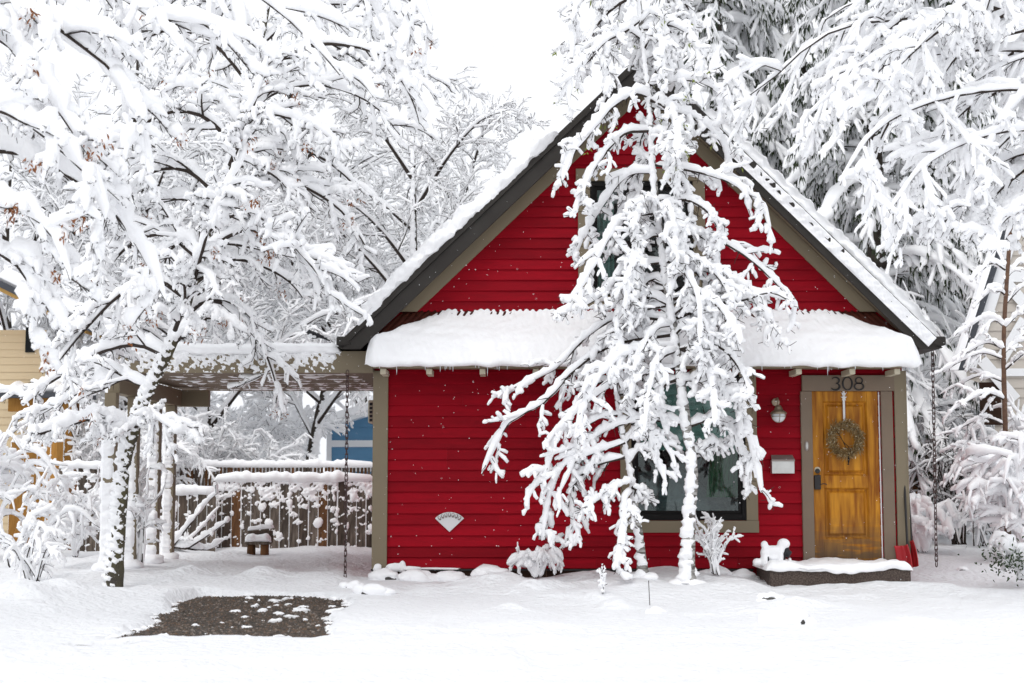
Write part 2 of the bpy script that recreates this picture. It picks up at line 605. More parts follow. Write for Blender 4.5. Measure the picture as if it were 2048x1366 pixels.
def glass_mat(name, tint, refl):
    m = bpy.data.materials.new(name)
    m.use_nodes = True
    nt = m.node_tree
    nt.nodes.clear()
    out = nt.nodes.new('ShaderNodeOutputMaterial')
    tr = nt.nodes.new('ShaderNodeBsdfTransparent'); tr.inputs['Color'].default_value = (*tint, 1)
    gl = nt.nodes.new('ShaderNodeBsdfGlossy'); gl.inputs['Roughness'].default_value = 0.015
    mx = nt.nodes.new('ShaderNodeMixShader'); mx.inputs['Fac'].default_value = refl
    nt.links.new(tr.outputs[0], mx.inputs[1]); nt.links.new(gl.outputs[0], mx.inputs[2]); nt.links.new(mx.outputs[0], out.inputs['Surface'])
    return m


GLASS = glass_mat('window_glass', (0.80, 0.90, 0.88), 0.055)


def gravel_mat():
    m = mat('gravel', (0.07, 0.055, 0.045), 0.55, 0.4)
    nt = m.node_tree
    g = nt.nodes.new('ShaderNodeNewGeometry')
    r = nt.nodes.new('ShaderNodeValToRGB')
    e = r.color_ramp.elements
    e[0].color = (0.045, 0.035, 0.028, 1)
    e[1].color = (0.26, 0.23, 0.20, 1)
    for p, c in ((0.35, (0.085, 0.06, 0.04, 1)), (0.6, (0.075, 0.066, 0.06, 1)), (0.8, (0.13, 0.07, 0.035, 1))):
        x = e.new(p); x.color = c
    nt.links.new(g.outputs['Random Per Island'], r.inputs['Fac'])
    nt.links.new(r.outputs['Color'], nt.nodes['Principled BSDF'].inputs['Base Color'])
    return m


GRAVEL = gravel_mat()
SOIL = mat('wet_soil', (0.034, 0.028, 0.023), 0.7, 0.3, var=(14, (0.07, 0.056, 0.044), 0.2), bump=(40, 0.8, 0.02))
# ================================================================== ground
YF = -0.35


def smooth01(x):
    x = np.clip(x, 0, 1)
    return x * x * (3 - 2 * x)


patch_c = [gp(392, 1190, -0.03), gp(682, 1188, -0.03), gp(652, 1282, -0.03), gp(246, 1275, -0.03)]
PX0, PX1 = gp(540, 1230).x - 0.84, gp(540, 1230).x + 0.84
PY0, PY1 = patch_c[3].y, patch_c[0].y


def patch_mask(x, y):
    """1 where the parked car kept the snow off the gravel"""
    P = np.stack([x, y, 0 * x], -1)
    n = snoise(P, 0.12, 21, 3) * 0.07 + snoise(P, 0.5, 22, 2) * 0.10
    t = (y - PY0) / (PY1 - PY0)
    xl = patch_c[3].x + (patch_c[0].x - patch_c[3].x) * t
    xr = patch_c[2].x + (patch_c[1].x - patch_c[2].x) * t
    d = np.minimum(np.minimum(x - xl, xr - x), np.minimum(y - PY0, (PY1 - y))) + n
    return smooth01(d / 0.09 + 0.35)


def melt_mask(x, y):
    """thin broken melt along the edge of the drive"""
    c1, c2, c3 = gp(220, 1285), gp(150, 1230), gp(1990, 1235)
    P = np.stack([x * 0.5, y * 1.6, 0 * x], -1)
    n = snoise(P, 0.08, 25, 3)
    m = np.zeros_like(x)
    for c, rx, ry in ((c1, 0.55, 0.5), (c2, 0.14, 0.75)):
        e = 1 - np.sqrt(((x - c.x) / rx) ** 2 + ((y - c.y) / ry) ** 2)
        m = np.maximum(m, smooth01((np.minimum(e, 0.5) * 0.9 + n * 0.75 - 0.80) * 2.5))
    return m


def gh(x, y):
    x, y = np.asarray(x, float), np.asarray(y, float)
    P = np.stack([x, y, 0 * x], -1)
    near = np.exp(-((y + 4) / 14) ** 2)
    z = 0.045 * snoise(P, 0.9, 11, 2) * near + 0.026 * snoise(P, 0.22, 12, 2) * near + 0.007 * snoise(P, 0.075, 27, 2) * near
    # flower bed banked up against the front of the house
    bed = smooth01((y + 2.6) / 1.3) * smooth01((0.6 - y) / 0.4) * smooth01((x + 1.9) / 0.7) * smooth01((3.0 - x) / 0.5)
    bed = bed * (0.25 + 0.75 * smooth01((x + 0.75) / 0.8))
    z = z + bed * (0.09 + 0.06 * snoise(P, 0.30, 13, 2) + 0.028 * snoise(P, 0.11, 14, 2))
    # kerb bank on the near side of the drive
    k = gp(40, 1215)
    z = z + 0.20 * np.exp(-((x - k.x) / 1.0) ** 2 - ((y - k.y) / 1.6) ** 2)
    k = gp(1560, 1215)
    z = z + 0.13 * np.exp(-((x - k.x) / 0.7) ** 2 - ((y - k.y) / 0.5) ** 2) * (1 + 0.3 * snoise(P, 0.15, 15, 2))
    # trampled lawn under the carport
    lawn = smooth01((y + 1.5) / 1.0) * smooth01((-1.7 - x) / 0.4) * smooth01((9 - y) / 2)
    z = z + lawn * (0.03 * snoise(P, 0.13, 16, 3) + 0.05)
    # path to the door, trodden
    path = smooth01((x - 2.4) / 0.5) * smooth01((y + 3.6) / 1.0) * smooth01((-0.3 - y) / 0.4)
    z = z - path * (0.012 - 0.028 * snoise(P, 0.13, 17, 3))
    z = z + 0.055 * smooth01((x - 2.7) / 0.4) * smooth01((y + 1.9) / 0.8) * smooth01((0.2 - y) / 0.4) * smooth01((5.2 - x) / 0.4)
    # the street ruts
    rut = smooth01((-5.0 - y) / 1.2)
    z = z - rut * 0.03 + rut * 0.035 * snoise(P * np.array([0.22, 1.5, 1]), 0.22, 18, 2) + rut * 0.012 * snoise(P, 0.1, 19, 2)
    # right yard rises gently to the hedge
    z = z + 0.10 * smooth01((x - 4.9) / 1.5) * smooth01((y - 0) / 6) - 0.05 * smooth01((x - 4.6) / 0.6) * smooth01((2 - y) / 3) * smooth01((y + 3) / 2)
    # lumps fallen from the trees
    fl_ = np.clip(snoise(P, 0.16, 20, 2) * snoise(P, 0.9, 26, 2) - 0.35, 0, 1)
    z = z + 0.09 * fl_ * near
    # far land rises a little
    z = z + np.clip((y - 14) * 0.012, 0, 3.0)
    return z


xs = np.concatenate([-np.geomspace(400, 8.9, 26), np.arange(-8.4, 8.0, 0.075), np.geomspace(8.4, 400, 26)])
ys = np.concatenate([-np.geomspace(60, 10.4, 10), np.arange(-9.4, 1.0, 0.065), np.arange(1.0, 14, 0.22), np.geomspace(14.3, 900, 40)])
GXX, GYY = np.meshgrid(xs, ys)
Z = gh(GXX, GYY)
near_drive = smooth01((GXX - PX0 + 2.2) / 0.3) * smooth01((PX1 + 1.6 - GXX) / 0.3) * smooth01((GYY - PY0 + 1.6) / 0.3) * smooth01((PY1 + 1.4 - GYY) / 0.3)
Z = np.where(near_drive > 0.01, np.maximum(Z, -0.018 * near_drive - 0.2 * (1 - near_drive)), Z)
pm = patch_mask(GXX, GYY)
mm = melt_mask(GXX, GYY)
PP = np.stack([GXX, GYY, 0 * GXX], -1)
Z = Z * (1 - pm) - pm * 0.10 - mm * 0.12
Vg = np.stack([GXX, GYY, Z], -1)
ii = np.arange(Vg.shape[0] * Vg.shape[1]).reshape(Vg.shape[:2])
fg = np.stack([ii[:-1, :-1], ii[:-1, 1:], ii[1:, 1:], ii[1:, :-1]], -1).reshape(-1, 4)
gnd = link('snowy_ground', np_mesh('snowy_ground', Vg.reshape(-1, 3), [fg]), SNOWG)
props(gnd, 'deep fresh snow covering street, yard and garden bed', 'ground', kind='structure')


def drive_fn(u, v):
    x = PX0 - 1.6 + u * (PX1 - PX0 + 2.4)
    y = PY0 - 0.9 + v * (PY1 - PY0 + 1.5)
    return np.stack([x, y, -0.040 + 0.006 * snoise(np.stack([x, y, 0 * x], -1), 0.06, 33, 2)], -1)


drive = sheet('gravel_drive', drive_fn, 60, 60, SOIL)
props(drive, 'bare wet gravel drive left clear of snow where a car stood', 'driveway', kind='structure')
# the stones of the drive
acc = Acc()
ns = 17000
sx = RNG.uniform(PX0 - 0.5, PX1 + 0.4, ns)
sy = RNG.uniform(PY0 - 0.3, PY1 + 0.3, ns)
keep = patch_mask(sx, sy) > 0.35
sx, sy = sx[keep], sy[keep]
octv = np.array([[1, 0, 0], [-1, 0, 0], [0, 1, 0], [0, -1, 0], [0, 0, 1], [0, 0, -1]], float)
octf4 = np.array([[0, 2, 4], [2, 1, 4], [1, 3, 4], [3, 0, 4]])
octf = np.array([[0, 2, 4], [2, 1, 4], [1, 3, 4], [3, 0, 4], [2, 0, 5], [1, 2, 5], [3, 1, 5], [0, 3, 5]])
sz = RNG.uniform(0.006, 0.019, (len(sx), 1, 1)) * RNG.uniform(0.6, 1.3, (len(sx), 1, 3))
vv = octv[None] * sz * RNG.uniform(0.7, 1.2, (len(sx), 6, 1))
an = RNG.uniform(0, 6.28, len(sx))
c, s = np.cos(an)[:, None], np.sin(an)[:, None]
vx = vv[..., 0] * c - vv[..., 1] * s + sx[:, None]
vy = vv[..., 0] * s + vv[..., 1] * c + sy[:, None]
vz = vv[..., 2] * 0.7 - 0.036
acc.add(np.stack([vx, vy, vz], -1), [(octf4[None] + (np.arange(len(sx)) * 6)[:, None, None]).reshape(-1, 3)])
acc.build('gravel_stones', GRAVEL, drive, 'stuff', smooth=False)
acc = Acc()
for i in range(48):
    x, y = random.gauss((PX0 + PX1) / 2 + 0.05, 0.42), random.gauss((PY0 + PY1) / 2 - 0.1, 1.0)
    if float(patch_mask(np.array(x), np.array(y))) < 0.6: continue
    r = random.choice((0.010, 0.014, 0.018, 0.025, 0.045)) * random.uniform(0.7, 1.4)
    snow_lump(acc, (x, y, -0.034), r * 1.5, r * 1.1, min(r * 0.8, 0.025), i, 2, 0.6)
k_ = 0
while k_ < 170:
    x, y = random.uniform(PX0 - 0.6, PX1 + 0.5), random.uniform(PY0 - 0.3, PY1 + 0.3)
    pmv = float(patch_mask(np.array(x), np.array(y)))
    if not 0.25 < pmv < 0.97: continue
    k_ += 1
    r = random.uniform(0.008, 0.032)
    snow_lump(acc, (x, y, -0.034), r * 1.6, r * 1.2, r * 0.7, k_, 1, 0.6)
acc.build('snow_crumbs', SNOW, drive, 'stuff')

# ================================================================== the red house
house = empty('red_house', (1.5, 0, 0), 'red clapboard cottage with taupe trim, steep gable and snowy porch roof', 'house')
zf = lambda py: at(1024, py, 0).z
HX0, HX1 = at(748, 900, 0).x, at(1808, 900, 0).x
ZB = zf(1136)           # bottom of siding
ZP = zf(625)            # where the porch roof meets the wall
PK, EL, ER = at(1285, 112, YF), at(690, 678, YF), at(1871, 678, YF)
SL = (PK.z - EL.z) / (PK.x - EL.x)
SR = (PK.z - ER.z) / (ER.x - PK.x)


def roof_z(x):
    return np.where(x < PK.x, PK.z - SL * (PK.x - x), PK.z - SR * (x - PK.x))


def roof_x(z, side):
    return PK.x - (PK.z - z) / SL if side < 0 else PK.x + (PK.z - z) / SR


# openings
LW = (at(1262, 900, 0).x, at(1490, 900, 0).x, zf(1040), zf(750))
UW = (at(1180, 480, 0).x, at(1386, 480, 0).x, zf(592), zf(364))
DR = (at(1625, 950, 0).x, at(1758, 950, 0).x, zf(1126), zf(782))
front_wall = bmesh.new()
for x0, x1, z0, z1 in ((HX0, LW[0], 0, ZP), (LW[1], DR[0], 0, ZP), (DR[1], HX1, 0, ZP), (LW[0], LW[1], 0, LW[2]),
                       (LW[0], LW[1], LW[3], ZP), (DR[0], DR[1], 0, DR[2]), (DR[0], DR[1], DR[3], ZP)):
    bm_box(front_wall, x0, x1, 0.0, 0.12, z0, z1)
ip = 0.30


def gable_poly(za, zb, xa, xb):
    """clip the strip za..zb to the gable between xa and xb"""
    pts = []
    lo = lambda z: max(roof_x(z + ip, -1), xa)
    hi = lambda z: min(roof_x(z + ip, 1), xb)
    if hi(zb) - lo(zb) < 0.01:
        zb = PK.z - ip - 0.01
        if zb <= za: return None
    if hi(za) - lo(za) < 0.02: return None
    return [(lo(za), za), (hi(za), za), (hi(zb), zb), (lo(zb), zb)]


for za, zb, xa, xb in ((ZP, UW[2], -9, 9), (UW[2], UW[3], -9, UW[0]), (UW[2], UW[3], UW[1], 9), (UW[3], PK.z - ip - 0.02, -9, 9)):
    p = gable_poly(za, zb, xa, xb)
    a = [front_wall.verts.new((q[0], 0.0, q[1])) for q in p]
    b = [front_wall.verts.new((q[0], 0.12, q[1])) for q in p]
    front_wall.faces.new(a); front_wall.faces.new(b[::-1])
    for i in range(4): front_wall.faces.new((a[i], b[i], b[(i + 1) % 4], a[(i + 1) % 4]))
front_wall = bm_obj('front_wall', front_wall, RED, house)


def board_mesh(pts):
    """lapped board: thin at the top, thick at the lower edge; pts = 4 (x,z) bottom-left, bottom-right, top-right, top-left"""
    bm = bmesh.new()
    d = (-0.031, -0.031, -0.007, -0.007)
    a = [bm.verts.new((p[0], dd, p[1])) for p, dd in zip(pts, d)]
    b = [bm.verts.new((p[0], 0.003, p[1])) for p in pts]
    # a rounded lower arris
    l0 = bm.verts.new((pts[0][0], -0.024, pts[0][1] - 0.007))
    l1 = bm.verts.new((pts[1][0], -0.024, pts[1][1] - 0.007))
    bm.faces.new(a)
    bm.faces.new((a[0], l0, l1, a[1])); bm.faces.new((l0, b[0], b[1], l1))
    bm.faces.new((a[1], l1, b[1], b[2], a[2])); bm.faces.new((a[3], a[2], b[2], b[3])); bm.faces.new((a[0], a[3], b[3], b[0], l0))
    bm.faces.new(b[::-1])
    bmesh.ops.recalc_face_normals(bm, faces=bm.faces[:])
    return bm


PITCHB = 0.1285
z = ZB
while z < ZP - 0.02:
    z1 = min(z + PITCHB + 0.004, ZP)
    spans = [(HX0 + 0.03, HX1 - 0.02)]
    for o in (LW, DR):
        if z1 > o[2] and z < o[3]:
            new = []
            for s0, s1 in spans:
                if o[0] < s1 and o[1] > s0:
                    if o[0] - s0 > 0.02: new.append((s0, o[0]))
                    if s1 - o[1] > 0.02: new.append((o[1], s1))
                else: new.append((s0, s1))
            spans = new
    for s0, s1 in spans:
        dz = random.uniform(-0.002, 0.002)
        cuts = [s0]
        while s1 - cuts[-1] > 1.6 and random.random() < 0.8: cuts.append(cuts[-1] + random.uniform(0.7, min(2.8, s1 - cuts[-1] - 0.5)))
        cuts.append(s1)
        for c0, c1 in zip(cuts, cuts[1:]):
            e = 0.0018 if c1 < s1 else 0
            bm_obj('siding_board', board_mesh([(c0, z + dz + random.uniform(-.002, .002)), (c1 - e, z + dz + random.uniform(-.002, .002)), (c1 - e, z1), (c0, z1)]), RED, front_wall)
    z += PITCHB
z = ZP + 0.01
while z < PK.z - ip - 0.05:
    z1 = z + PITCHB + 0.004
    parts = [(-9, 9)]
    if z1 > UW[2] and z < UW[3]: parts = [(-9, UW[0]), (UW[1], 9)]
    for xa, xb in parts:
        p = gable_poly(z, z1, xa, xb)
        if not p: continue
        w_ = p[1][0] - p[0][0]
        if w_ > 2.2:
            xc = p[3][0] + (p[2][0] - p[3][0]) * random.uniform(0.25, 0.75)
            bm_obj('siding_board', board_mesh([p[0], (xc - 0.001, p[0][1]), (xc - 0.001, p[3][1]), p[3]]), RED, front_wall)
            bm_obj('siding_board', board_mesh([(xc + 0.001, p[0][1] + random.uniform(-.002, .002)), p[1], p[2], (xc + 0.001, p[3][1])]), RED, front_wall)
        else:
            bm_obj('siding_board', board_mesh(p), RED, front_wall)
    z += PITCHB
# side and rear walls
for x0, x1 in ((HX0, HX0 + 0.12), (HX1 - 0.12, HX1)):
    box('side_wall', x0, x1, 0.121, 8.0, 0, 2.72, RED, house, 0)
box('rear_wall', HX0 + 0.121, HX1 - 0.121, 7.88, 8.0, 0, 3.5, RED, house, 0)
# skirt
box('skirt_board', HX0 - 0.01, at(1505, 1140, 0).x, -0.045, -0.001, -0.12, ZB - 0.008, SKIRT, house, 0.004)
box('drip_ledge', HX0 - 0.02, at(1505, 1140, 0).x, -0.065, -0.0465, ZB - 0.03, ZB - 0.010, BLACKM, house, 0.002)
# corner boards
box('corner_board', HX0 - 0.012, at(776, 900, 0).x, -0.055, 0.0, ZB - 0.02, zf(742), TAN, house, 0.004)
box('corner_board', at(1789, 900, 0).x, HX1 + 0.012, -0.055, 0.0, ZB + 0.0, zf(742), TAN, house, 0.004)
box('corner_return', HX1 + 0.0125, HX1 + 0.036, -0.05, 0.09, ZB + 0.0, zf(742), TAN, house, 0.003)

# frieze boards on the gable and the roof
def off_line(d):
    """roof line dropped by d square to the slope: (left foot, peak, right foot) as functions"""
    cl, cr = math.cos(math.atan(SL)), math.cos(math.atan(SR))
    return d / cl, d / cr


def rake(name, d0, d1, y0, y1, z_end, m, bev=0.003):
    for sgn in (-1, 1):
        v0, v1 = d0 / math.cos(math.atan(SL if sgn < 0 else SR)), d1 / math.cos(math.atan(SL if sgn < 0 else SR))
        e0, e1 = roof_x(z_end + v0, sgn), roof_x(z_end + v1, sgn)
        prism(name, [(e0, z_end), (PK.x + sgn * 0.0015, PK.z - v0), (PK.x + sgn * 0.0015, PK.z - v1), (e1, z_end)], y0, y1, m, house, bev)


rake('frieze_board', 0.17, 0.315, -0.05, 0.0, ZP + 0.005, TAN)
rake('soffit', 0.150, 0.165, YF + 0.04, 0.0, 2.75, TAN, 0)
zE = EL.z - 0.12
rake('fascia_board', 0.055, 0.215, YF, YF + 0.038, zE, CHAR)
rake('fascia_crown', -0.02, 0.0545, YF - 0.03, YF + 0.038, zE + 0.05, CHAR)
roof = None
for sgn in (-1, 1):
    v0 = 0.005
    v1 = 0.205
    e0 = roof_x(zE + 0.02 + v0, sgn)
    e1 = roof_x(zE + 0.02 + v1, sgn)
    r = prism('roof', [(e0, zE + 0.02), (PK.x + sgn * 0.001, PK.z - v0), (PK.x + sgn * 0.001, PK.z - v1), (e1, zE + 0.02)], YF + 0.0395, 8.3, CHAR, house)
# eave gutter ends
box('gutter', EL.x - 0.10, EL.x + 0.07, YF - 0.02, 7.9, EL.z - 0.075, EL.z + 0.03, CHAR, house, 0.015)
box('gutter', ER.x - 0.05, ER.x + 0.12, YF - 0.02, 7.9, ER.z - 0.075, ER.z + 0.03, CHAR, house, 0.015)


def roof_snow(sgn, s0, s1, thick, lip, seed, name='roof_snow', y0=YF - 0.01, deep=8.2, lumpy=1.0):
    S_ = SL if sgn < 0 else SR
    E = EL if sgn < 0 else ER
    d = np.array([PK.x - E.x, 0, PK.z - E.z]); n = np.array([-d[2], 0, d[0]]) if sgn < 0 else np.array([d[2], 0, -d[0]])
    n = n / np.linalg.norm(n)
    base = np.array([E.x, 0, E.z])

    def fn(u, v):
        sv = s0 + (s1 - s0) * u
        P0 = base + sv[..., None] * d
        prof = [(0.0, -0.03, 0.03), (0.08, -0.02, -lip), (0.2, 0.35, -lip - 0.03), (0.3, 0.75, -lip), (0.4, 1.0, 0.07), (0.5, 1.05, 0.3), (1.0, 1.0, deep)]
        pv = [p[0] for p in prof]
        hh = np.interp(v, pv, [p[1] for p in prof])
        yy = np.interp(v, pv, [p[2] for p in prof])
        Q = P0 + np.stack([0 * u, yy + y0, 0 * u], -1) + hh[..., None] * n * thick
        nn = snoise(Q, 0.045, seed, 3) * 0.034 * lumpy + snoise(Q, 0.02, seed + 2, 2) * 0.014 * lumpy + snoise(Q, 0.3, seed + 1, 2) * 0.03 * lumpy
        endf = np.clip(np.minimum(u, 1 - u) * 60 + 0.1, 0, 1)
        w = np.where(v < 0.06, 0.3, 1.0)
        big = (hh * endf)[..., None] * n * thick - hh[..., None] * n * thick
        return Q + big + (nn * w)[..., None] * (n + np.array([0, -1.0, 0]))
    L = np.linalg.norm(d) * (s1 - s0)
    return sheet(name, fn, int(L / 0.022), 34, SNOW, house, 'stuff')


roof_snow(-1, 0.075, 0.715, 0.155, 0.035, 51)
roof_snow(-1, 0.045, 0.10, 0.05, 0.02, 55)
roof_snow(1, 0.0, 0.80, 0.15, -0.10, 52, lumpy=0.6)
# snow stuck to the front of the rakes
for sgn, E_, a0, a1, bf, sd in ((1, ER, 0.0, 0.74, lambda a, b: 0.032 * b - 0.034 * a ** 1.5 + 0.017, 56),):
    d_ = np.array(tuple(PK - E_)); ln = np.linalg.norm(d_); t_ = d_ / ln
    q_ = np.array([t_[2], 0, -t_[0]]) if sgn < 0 else np.array([-t_[2], 0, t_[0]])
    if q_[2] > 0: q_ = -q_
    o_ = np.array(tuple(E_)) + d_ * a0 + q_ * 0.13; o_[1] = YF - 0.0305
    plaster('rake_snow', o_, d_ * (a1 - a0), -q_ * 0.145, (0, -1, 0), 330, 16, 0.024, -0.010, 0.035, SNOW, house, sd, biasfn=bf, rim=0.015)
roof_snow(1, 0.80, 0.97, 0.05, -0.05, 54)

# ---- porch roof: corrugated rusty sheet
YE = -0.52
ZE = 2.515
PXL, PXR = at(737, 740, YE).x, at(1838, 740, YE).x


def porch_bounds(zz):
    v = 0.205 / math.cos(math.atan(SL))
    lo = np.maximum(roof_x(zz + v, -1), PXL)
    hi = np.minimum(roof_x(zz + v, 1), PXR)
    return lo, hi


def porch_pt(u, v, lift):
    """v 0 at the wall, 1 at the eave"""
    z = ZP + 0.02 + (ZE - ZP - 0.02) * v
    y = -0.012 + (YE + 0.012) * v
    lo, hi = porch_bounds(z)
    x = lo + (hi - lo) * u
    n = np.array([0, -(ZP - ZE), -YE]); n = np.array([0, -(ZP - ZE), abs(YE)]); n = n / np.linalg.norm(n)
    return np.stack([x, y, z], -1), n, x


def corr(u, v):
    P, n, x = porch_pt(u, v, 0)
    return P + (0.011 * np.sin(x * 2 * np.pi / 0.078))[..., None] * n


porch = sheet('porch_roof', corr, 640, 8, RUST, house)
pt = porch.modifiers.new('thick', 'SOLIDIFY'); pt.thickness = 0.006; pt.offset = -1


def porch_snow(u, v):
    # v: 0 wall .. 0.72 eave .. 1 rolled under the lip
    vv = np.minimum(v / 0.72, 1.0)
    P, n, x0 = porch_pt(u, vv, 0)
    lo, hi = porch_bounds(P[..., 2])
    w = smooth01((vv - 0.35) / 0.5)
    x = (lo - 0.045 * w) + (hi - lo + 0.09 * w) * (0.5 - 0.5 * np.cos(np.pi * np.clip(u, 0, 1)) if False else u)
    P[..., 0] = x
    de = np.minimum(x - (lo - 0.045 * w), (hi + 0.045 * w) - x)
    t = 0.016 + 0.108 * smooth01(vv / 0.8)
    nn = snoise(P, 0.05, 61, 3) * 0.008 + snoise(P, 0.45, 62, 2) * 0.024 * vv + snoise(P, 0.15, 67, 2) * 0.012 * vv + snoise(P, 0.022, 64, 2) * 0.007
    groove = 0.009 * np.sin(x * 2 * np.pi / 0.078) * np.exp(-vv * 6)
    bare = 0.40 * np.clip(1 - vv / 0.62, 0, 1)
    dist = de - bare + (0.05 * snoise(P, 0.09, 63, 2)) * (bare > 0)
    cover = smooth01(dist / 0.12 + 0.2)
    endr = np.sqrt(np.clip(de / 0.11, 0, 1))
    hgt = (t * endr + nn + groove) * cover - 0.03 * (1 - cover)
    k = np.clip((v - 0.72) / 0.28, 0, 1)
    ang = k * math.pi
    dS = np.array([0, YE, ZE - ZP]); dS = dS / np.linalg.norm(dS)
    th = np.maximum(hgt, 0.0)
    up = np.where(k > 0, th * 0.5 * (1 + np.cos(ang)) - 0.012 * k, hgt)
    out = th * 0.62 * np.sin(ang) * (1 + 0.25 * snoise(P, 0.05, 66, 2))
    Q = P + up[..., None] * n + out[..., None] * dS
    Q[..., 1] -= 0.02 * np.sin(ang)
    return Q


sheet('porch_snow', porch_snow, 460, 40, SNOW, house, 'stuff')
box('eave_board', PXL + 0.05, at(1803, 742, YE).x, YE - 0.012, YE + 0.02, ZE - 0.052, ZE - 0.018, TAN, house, 0.003)
box('porch_soffit', PXL + 0.1, at(1803, 742, YE).x, YE + 0.021, -0.057, ZE - 0.03, ZE - 0.020, TAN, house, 0)
for px in (766, 858, 965, 1072, 1180, 1290, 1392, 1495, 1598, 1705, 1795):
    c = at(px, 745, YE + 0.03)
    box('rafter_tail', c.x - 0.034, c.x + 0.034, YE + 0.035, -0.06, ZE - 0.118, ZE - 0.0535, CREAM, house, 0.004)
acc = Acc()
for i in range(46):
    x = random.uniform(PXL, PXR - 0.1)
    L = random.uniform(0.02, 0.07) if random.random() < 0.8 else random.uniform(0.08, 0.12)
    P = np.array([[[x, YE - 0.04, ZE + 0.0], [x, YE - 0.04, ZE - 0.03 - L * 0.6], [x, YE - 0.04, ZE - 0.03 - L]]])
    tube(acc, P, np.array([[0.006, 0.004, 0.0008]]), np.array([[0.006, 0.004, 0.0008]]), 5)
acc.build('icicles', ICE, house, 'stuff')

# ---- windows
def window(o, cas, name_lbl, mullion=None, rails=()):
    x0, x1, z0, z1 = o
    w = box('window_frame', x0, x0 + 0.05, -0.035, 0.06, z0, z1, FRAME, house, 0.003)
    w.name = 'window'
    box('jamb', x1 - 0.05, x1, -0.035, 0.06, z0, z1, FRAME, w, 0.003)
    box('rail', x0 + 0.0505, x1 - 0.0505, -0.035, 0.06, z0, z0 + 0.075, FRAME, w, 0.003)
    box('rail', x0 + 0.0505, x1 - 0.0505, -0.035, 0.06, z1 - 0.06, z1, FRAME, w, 0.003)
    # inner sash
    a, b, c, d = x0 + 0.0505, x1 - 0.0505, z0 + 0.0755, z1 - 0.0605
    t = 0.035
    box('sash', a, a + t, -0.012, 0.04, c, d, FRAME, w, 0.002)
    box('sash', b - t, b, -0.012, 0.04, c, d, FRAME, w, 0.002)
    box('sash', a + t + .0005, b - t - .0005, -0.012, 0.04, c, c + t, FRAME, w, 0.002)
    box('sash', a + t + .0005, b - t - .0005, -0.012, 0.04, d - t, d, FRAME, w, 0.002)
    for rz in rails:
        box('meeting_rail', a + t + .0005, b - t - .0005, -0.014, 0.04, rz - 0.03, rz + 0.03, FRAME, w, 0.002)
    box('pane', a + t - 0.004, b - t + 0.004, 0.012, 0.016, c + t - 0.004, d - t + 0.004, GLASS, w, 0)
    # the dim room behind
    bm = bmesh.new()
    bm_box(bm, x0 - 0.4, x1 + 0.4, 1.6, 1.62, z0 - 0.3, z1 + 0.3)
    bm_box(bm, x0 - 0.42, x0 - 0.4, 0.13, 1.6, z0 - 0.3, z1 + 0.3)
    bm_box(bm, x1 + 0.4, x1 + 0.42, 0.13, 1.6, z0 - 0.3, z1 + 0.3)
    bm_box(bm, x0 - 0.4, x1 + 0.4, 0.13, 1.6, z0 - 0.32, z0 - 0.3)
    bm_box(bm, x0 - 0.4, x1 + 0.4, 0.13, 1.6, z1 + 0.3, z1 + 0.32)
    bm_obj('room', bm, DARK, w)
    # casing
    for n_, c_ in cas: box(n_, *c_, TAN, house, 0.003)
    return w


lw = window(LW, [('window_casing', (at(1240, 900, 0).x, LW[0], -0.05, 0, zf(1041), zf(747))),
                 ('window_casing', (LW[1], at(1513, 900, 0).x, -0.05, 0, zf(1041), zf(747))),
                 ('window_sill', (at(1236, 900, 0).x, at(1514, 900, 0).x, -0.056, 0, zf(1065), zf(1041) - 0.001))], 'lower')
uw = window(UW, [('window_casing', (at(1156, 480, 0).x, UW[0], -0.05, 0, zf(592), zf(364))),
                 ('window_casing', (UW[1], at(1410, 480, 0).x, -0.05, 0, zf(592), zf(364))),
                 ('window_casing', (at(1152, 480, 0).x, at(1414, 480, 0).x, -0.052, 0, zf(363), zf(339))),
                 ('window_sill', (at(1154, 480, 0).x, at(1412, 480, 0).x, -0.056, 0, zf(613), zf(593)))], 'upper', rails=(zf(487),))
BLIND = mat('green_shade', (0.20, 0.29, 0.27), 0.8, 0.1, var=(2, (0.15, 0.23, 0.21), 0.3))
GREENC = mat('green_curtain', (0.004, 0.10, 0.03), 0.7, 0.2)
MOUNDREFL = mat('grey_reflection', (0.17, 0.18, 0.20), 0.9, 0.1, bump=(9, 1.0, 0.06), var=(5, (0.10, 0.105, 0.12), 0.2))  # grey of the snow mounds mirrored in the pane, put into the colour
# roller shade with horizontal folds, upper part of the big window
sheet('shade', lambda u, v: np.stack([LW[0] + 0.03 + u * (LW[1] - LW[0] - 0.06), 0.11 + 0.008 * np.sin(v * 60), zf(900) + v * (LW[3] - zf(900))], -1), 4, 80, BLIND, lw)
sheet('curtain', lambda u, v: np.stack([at(1415, 900, 0).x + u * 0.42 * (1 - 0.45 * v) + 0.17 * v, 0.20 + 0.03 * np.sin(u * 40) , zf(995) + v * (LW[3] - zf(995))], -1), 60, 8, GREENC, lw)
sheet('curtain', lambda u, v: np.stack([UW[0] + u * 0.30, 0.16 + 0.03 * np.sin(u * 30), UW[2] + v * (UW[3] - UW[2])], -1), 40, 4, BLIND, uw)


def mirrored_mound(u, v):
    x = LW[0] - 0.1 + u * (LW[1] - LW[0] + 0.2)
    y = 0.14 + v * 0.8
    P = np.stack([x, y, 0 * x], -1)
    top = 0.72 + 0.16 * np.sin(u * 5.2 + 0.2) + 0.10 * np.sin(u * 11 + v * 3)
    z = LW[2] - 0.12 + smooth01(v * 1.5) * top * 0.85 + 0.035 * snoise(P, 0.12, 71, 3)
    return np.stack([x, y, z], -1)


sheet('mound_reflection', mirrored_mound, 90, 50, MOUNDREFL, lw)  # lumpy sheet behind the glass, modelled in place of the snow-mound reflection

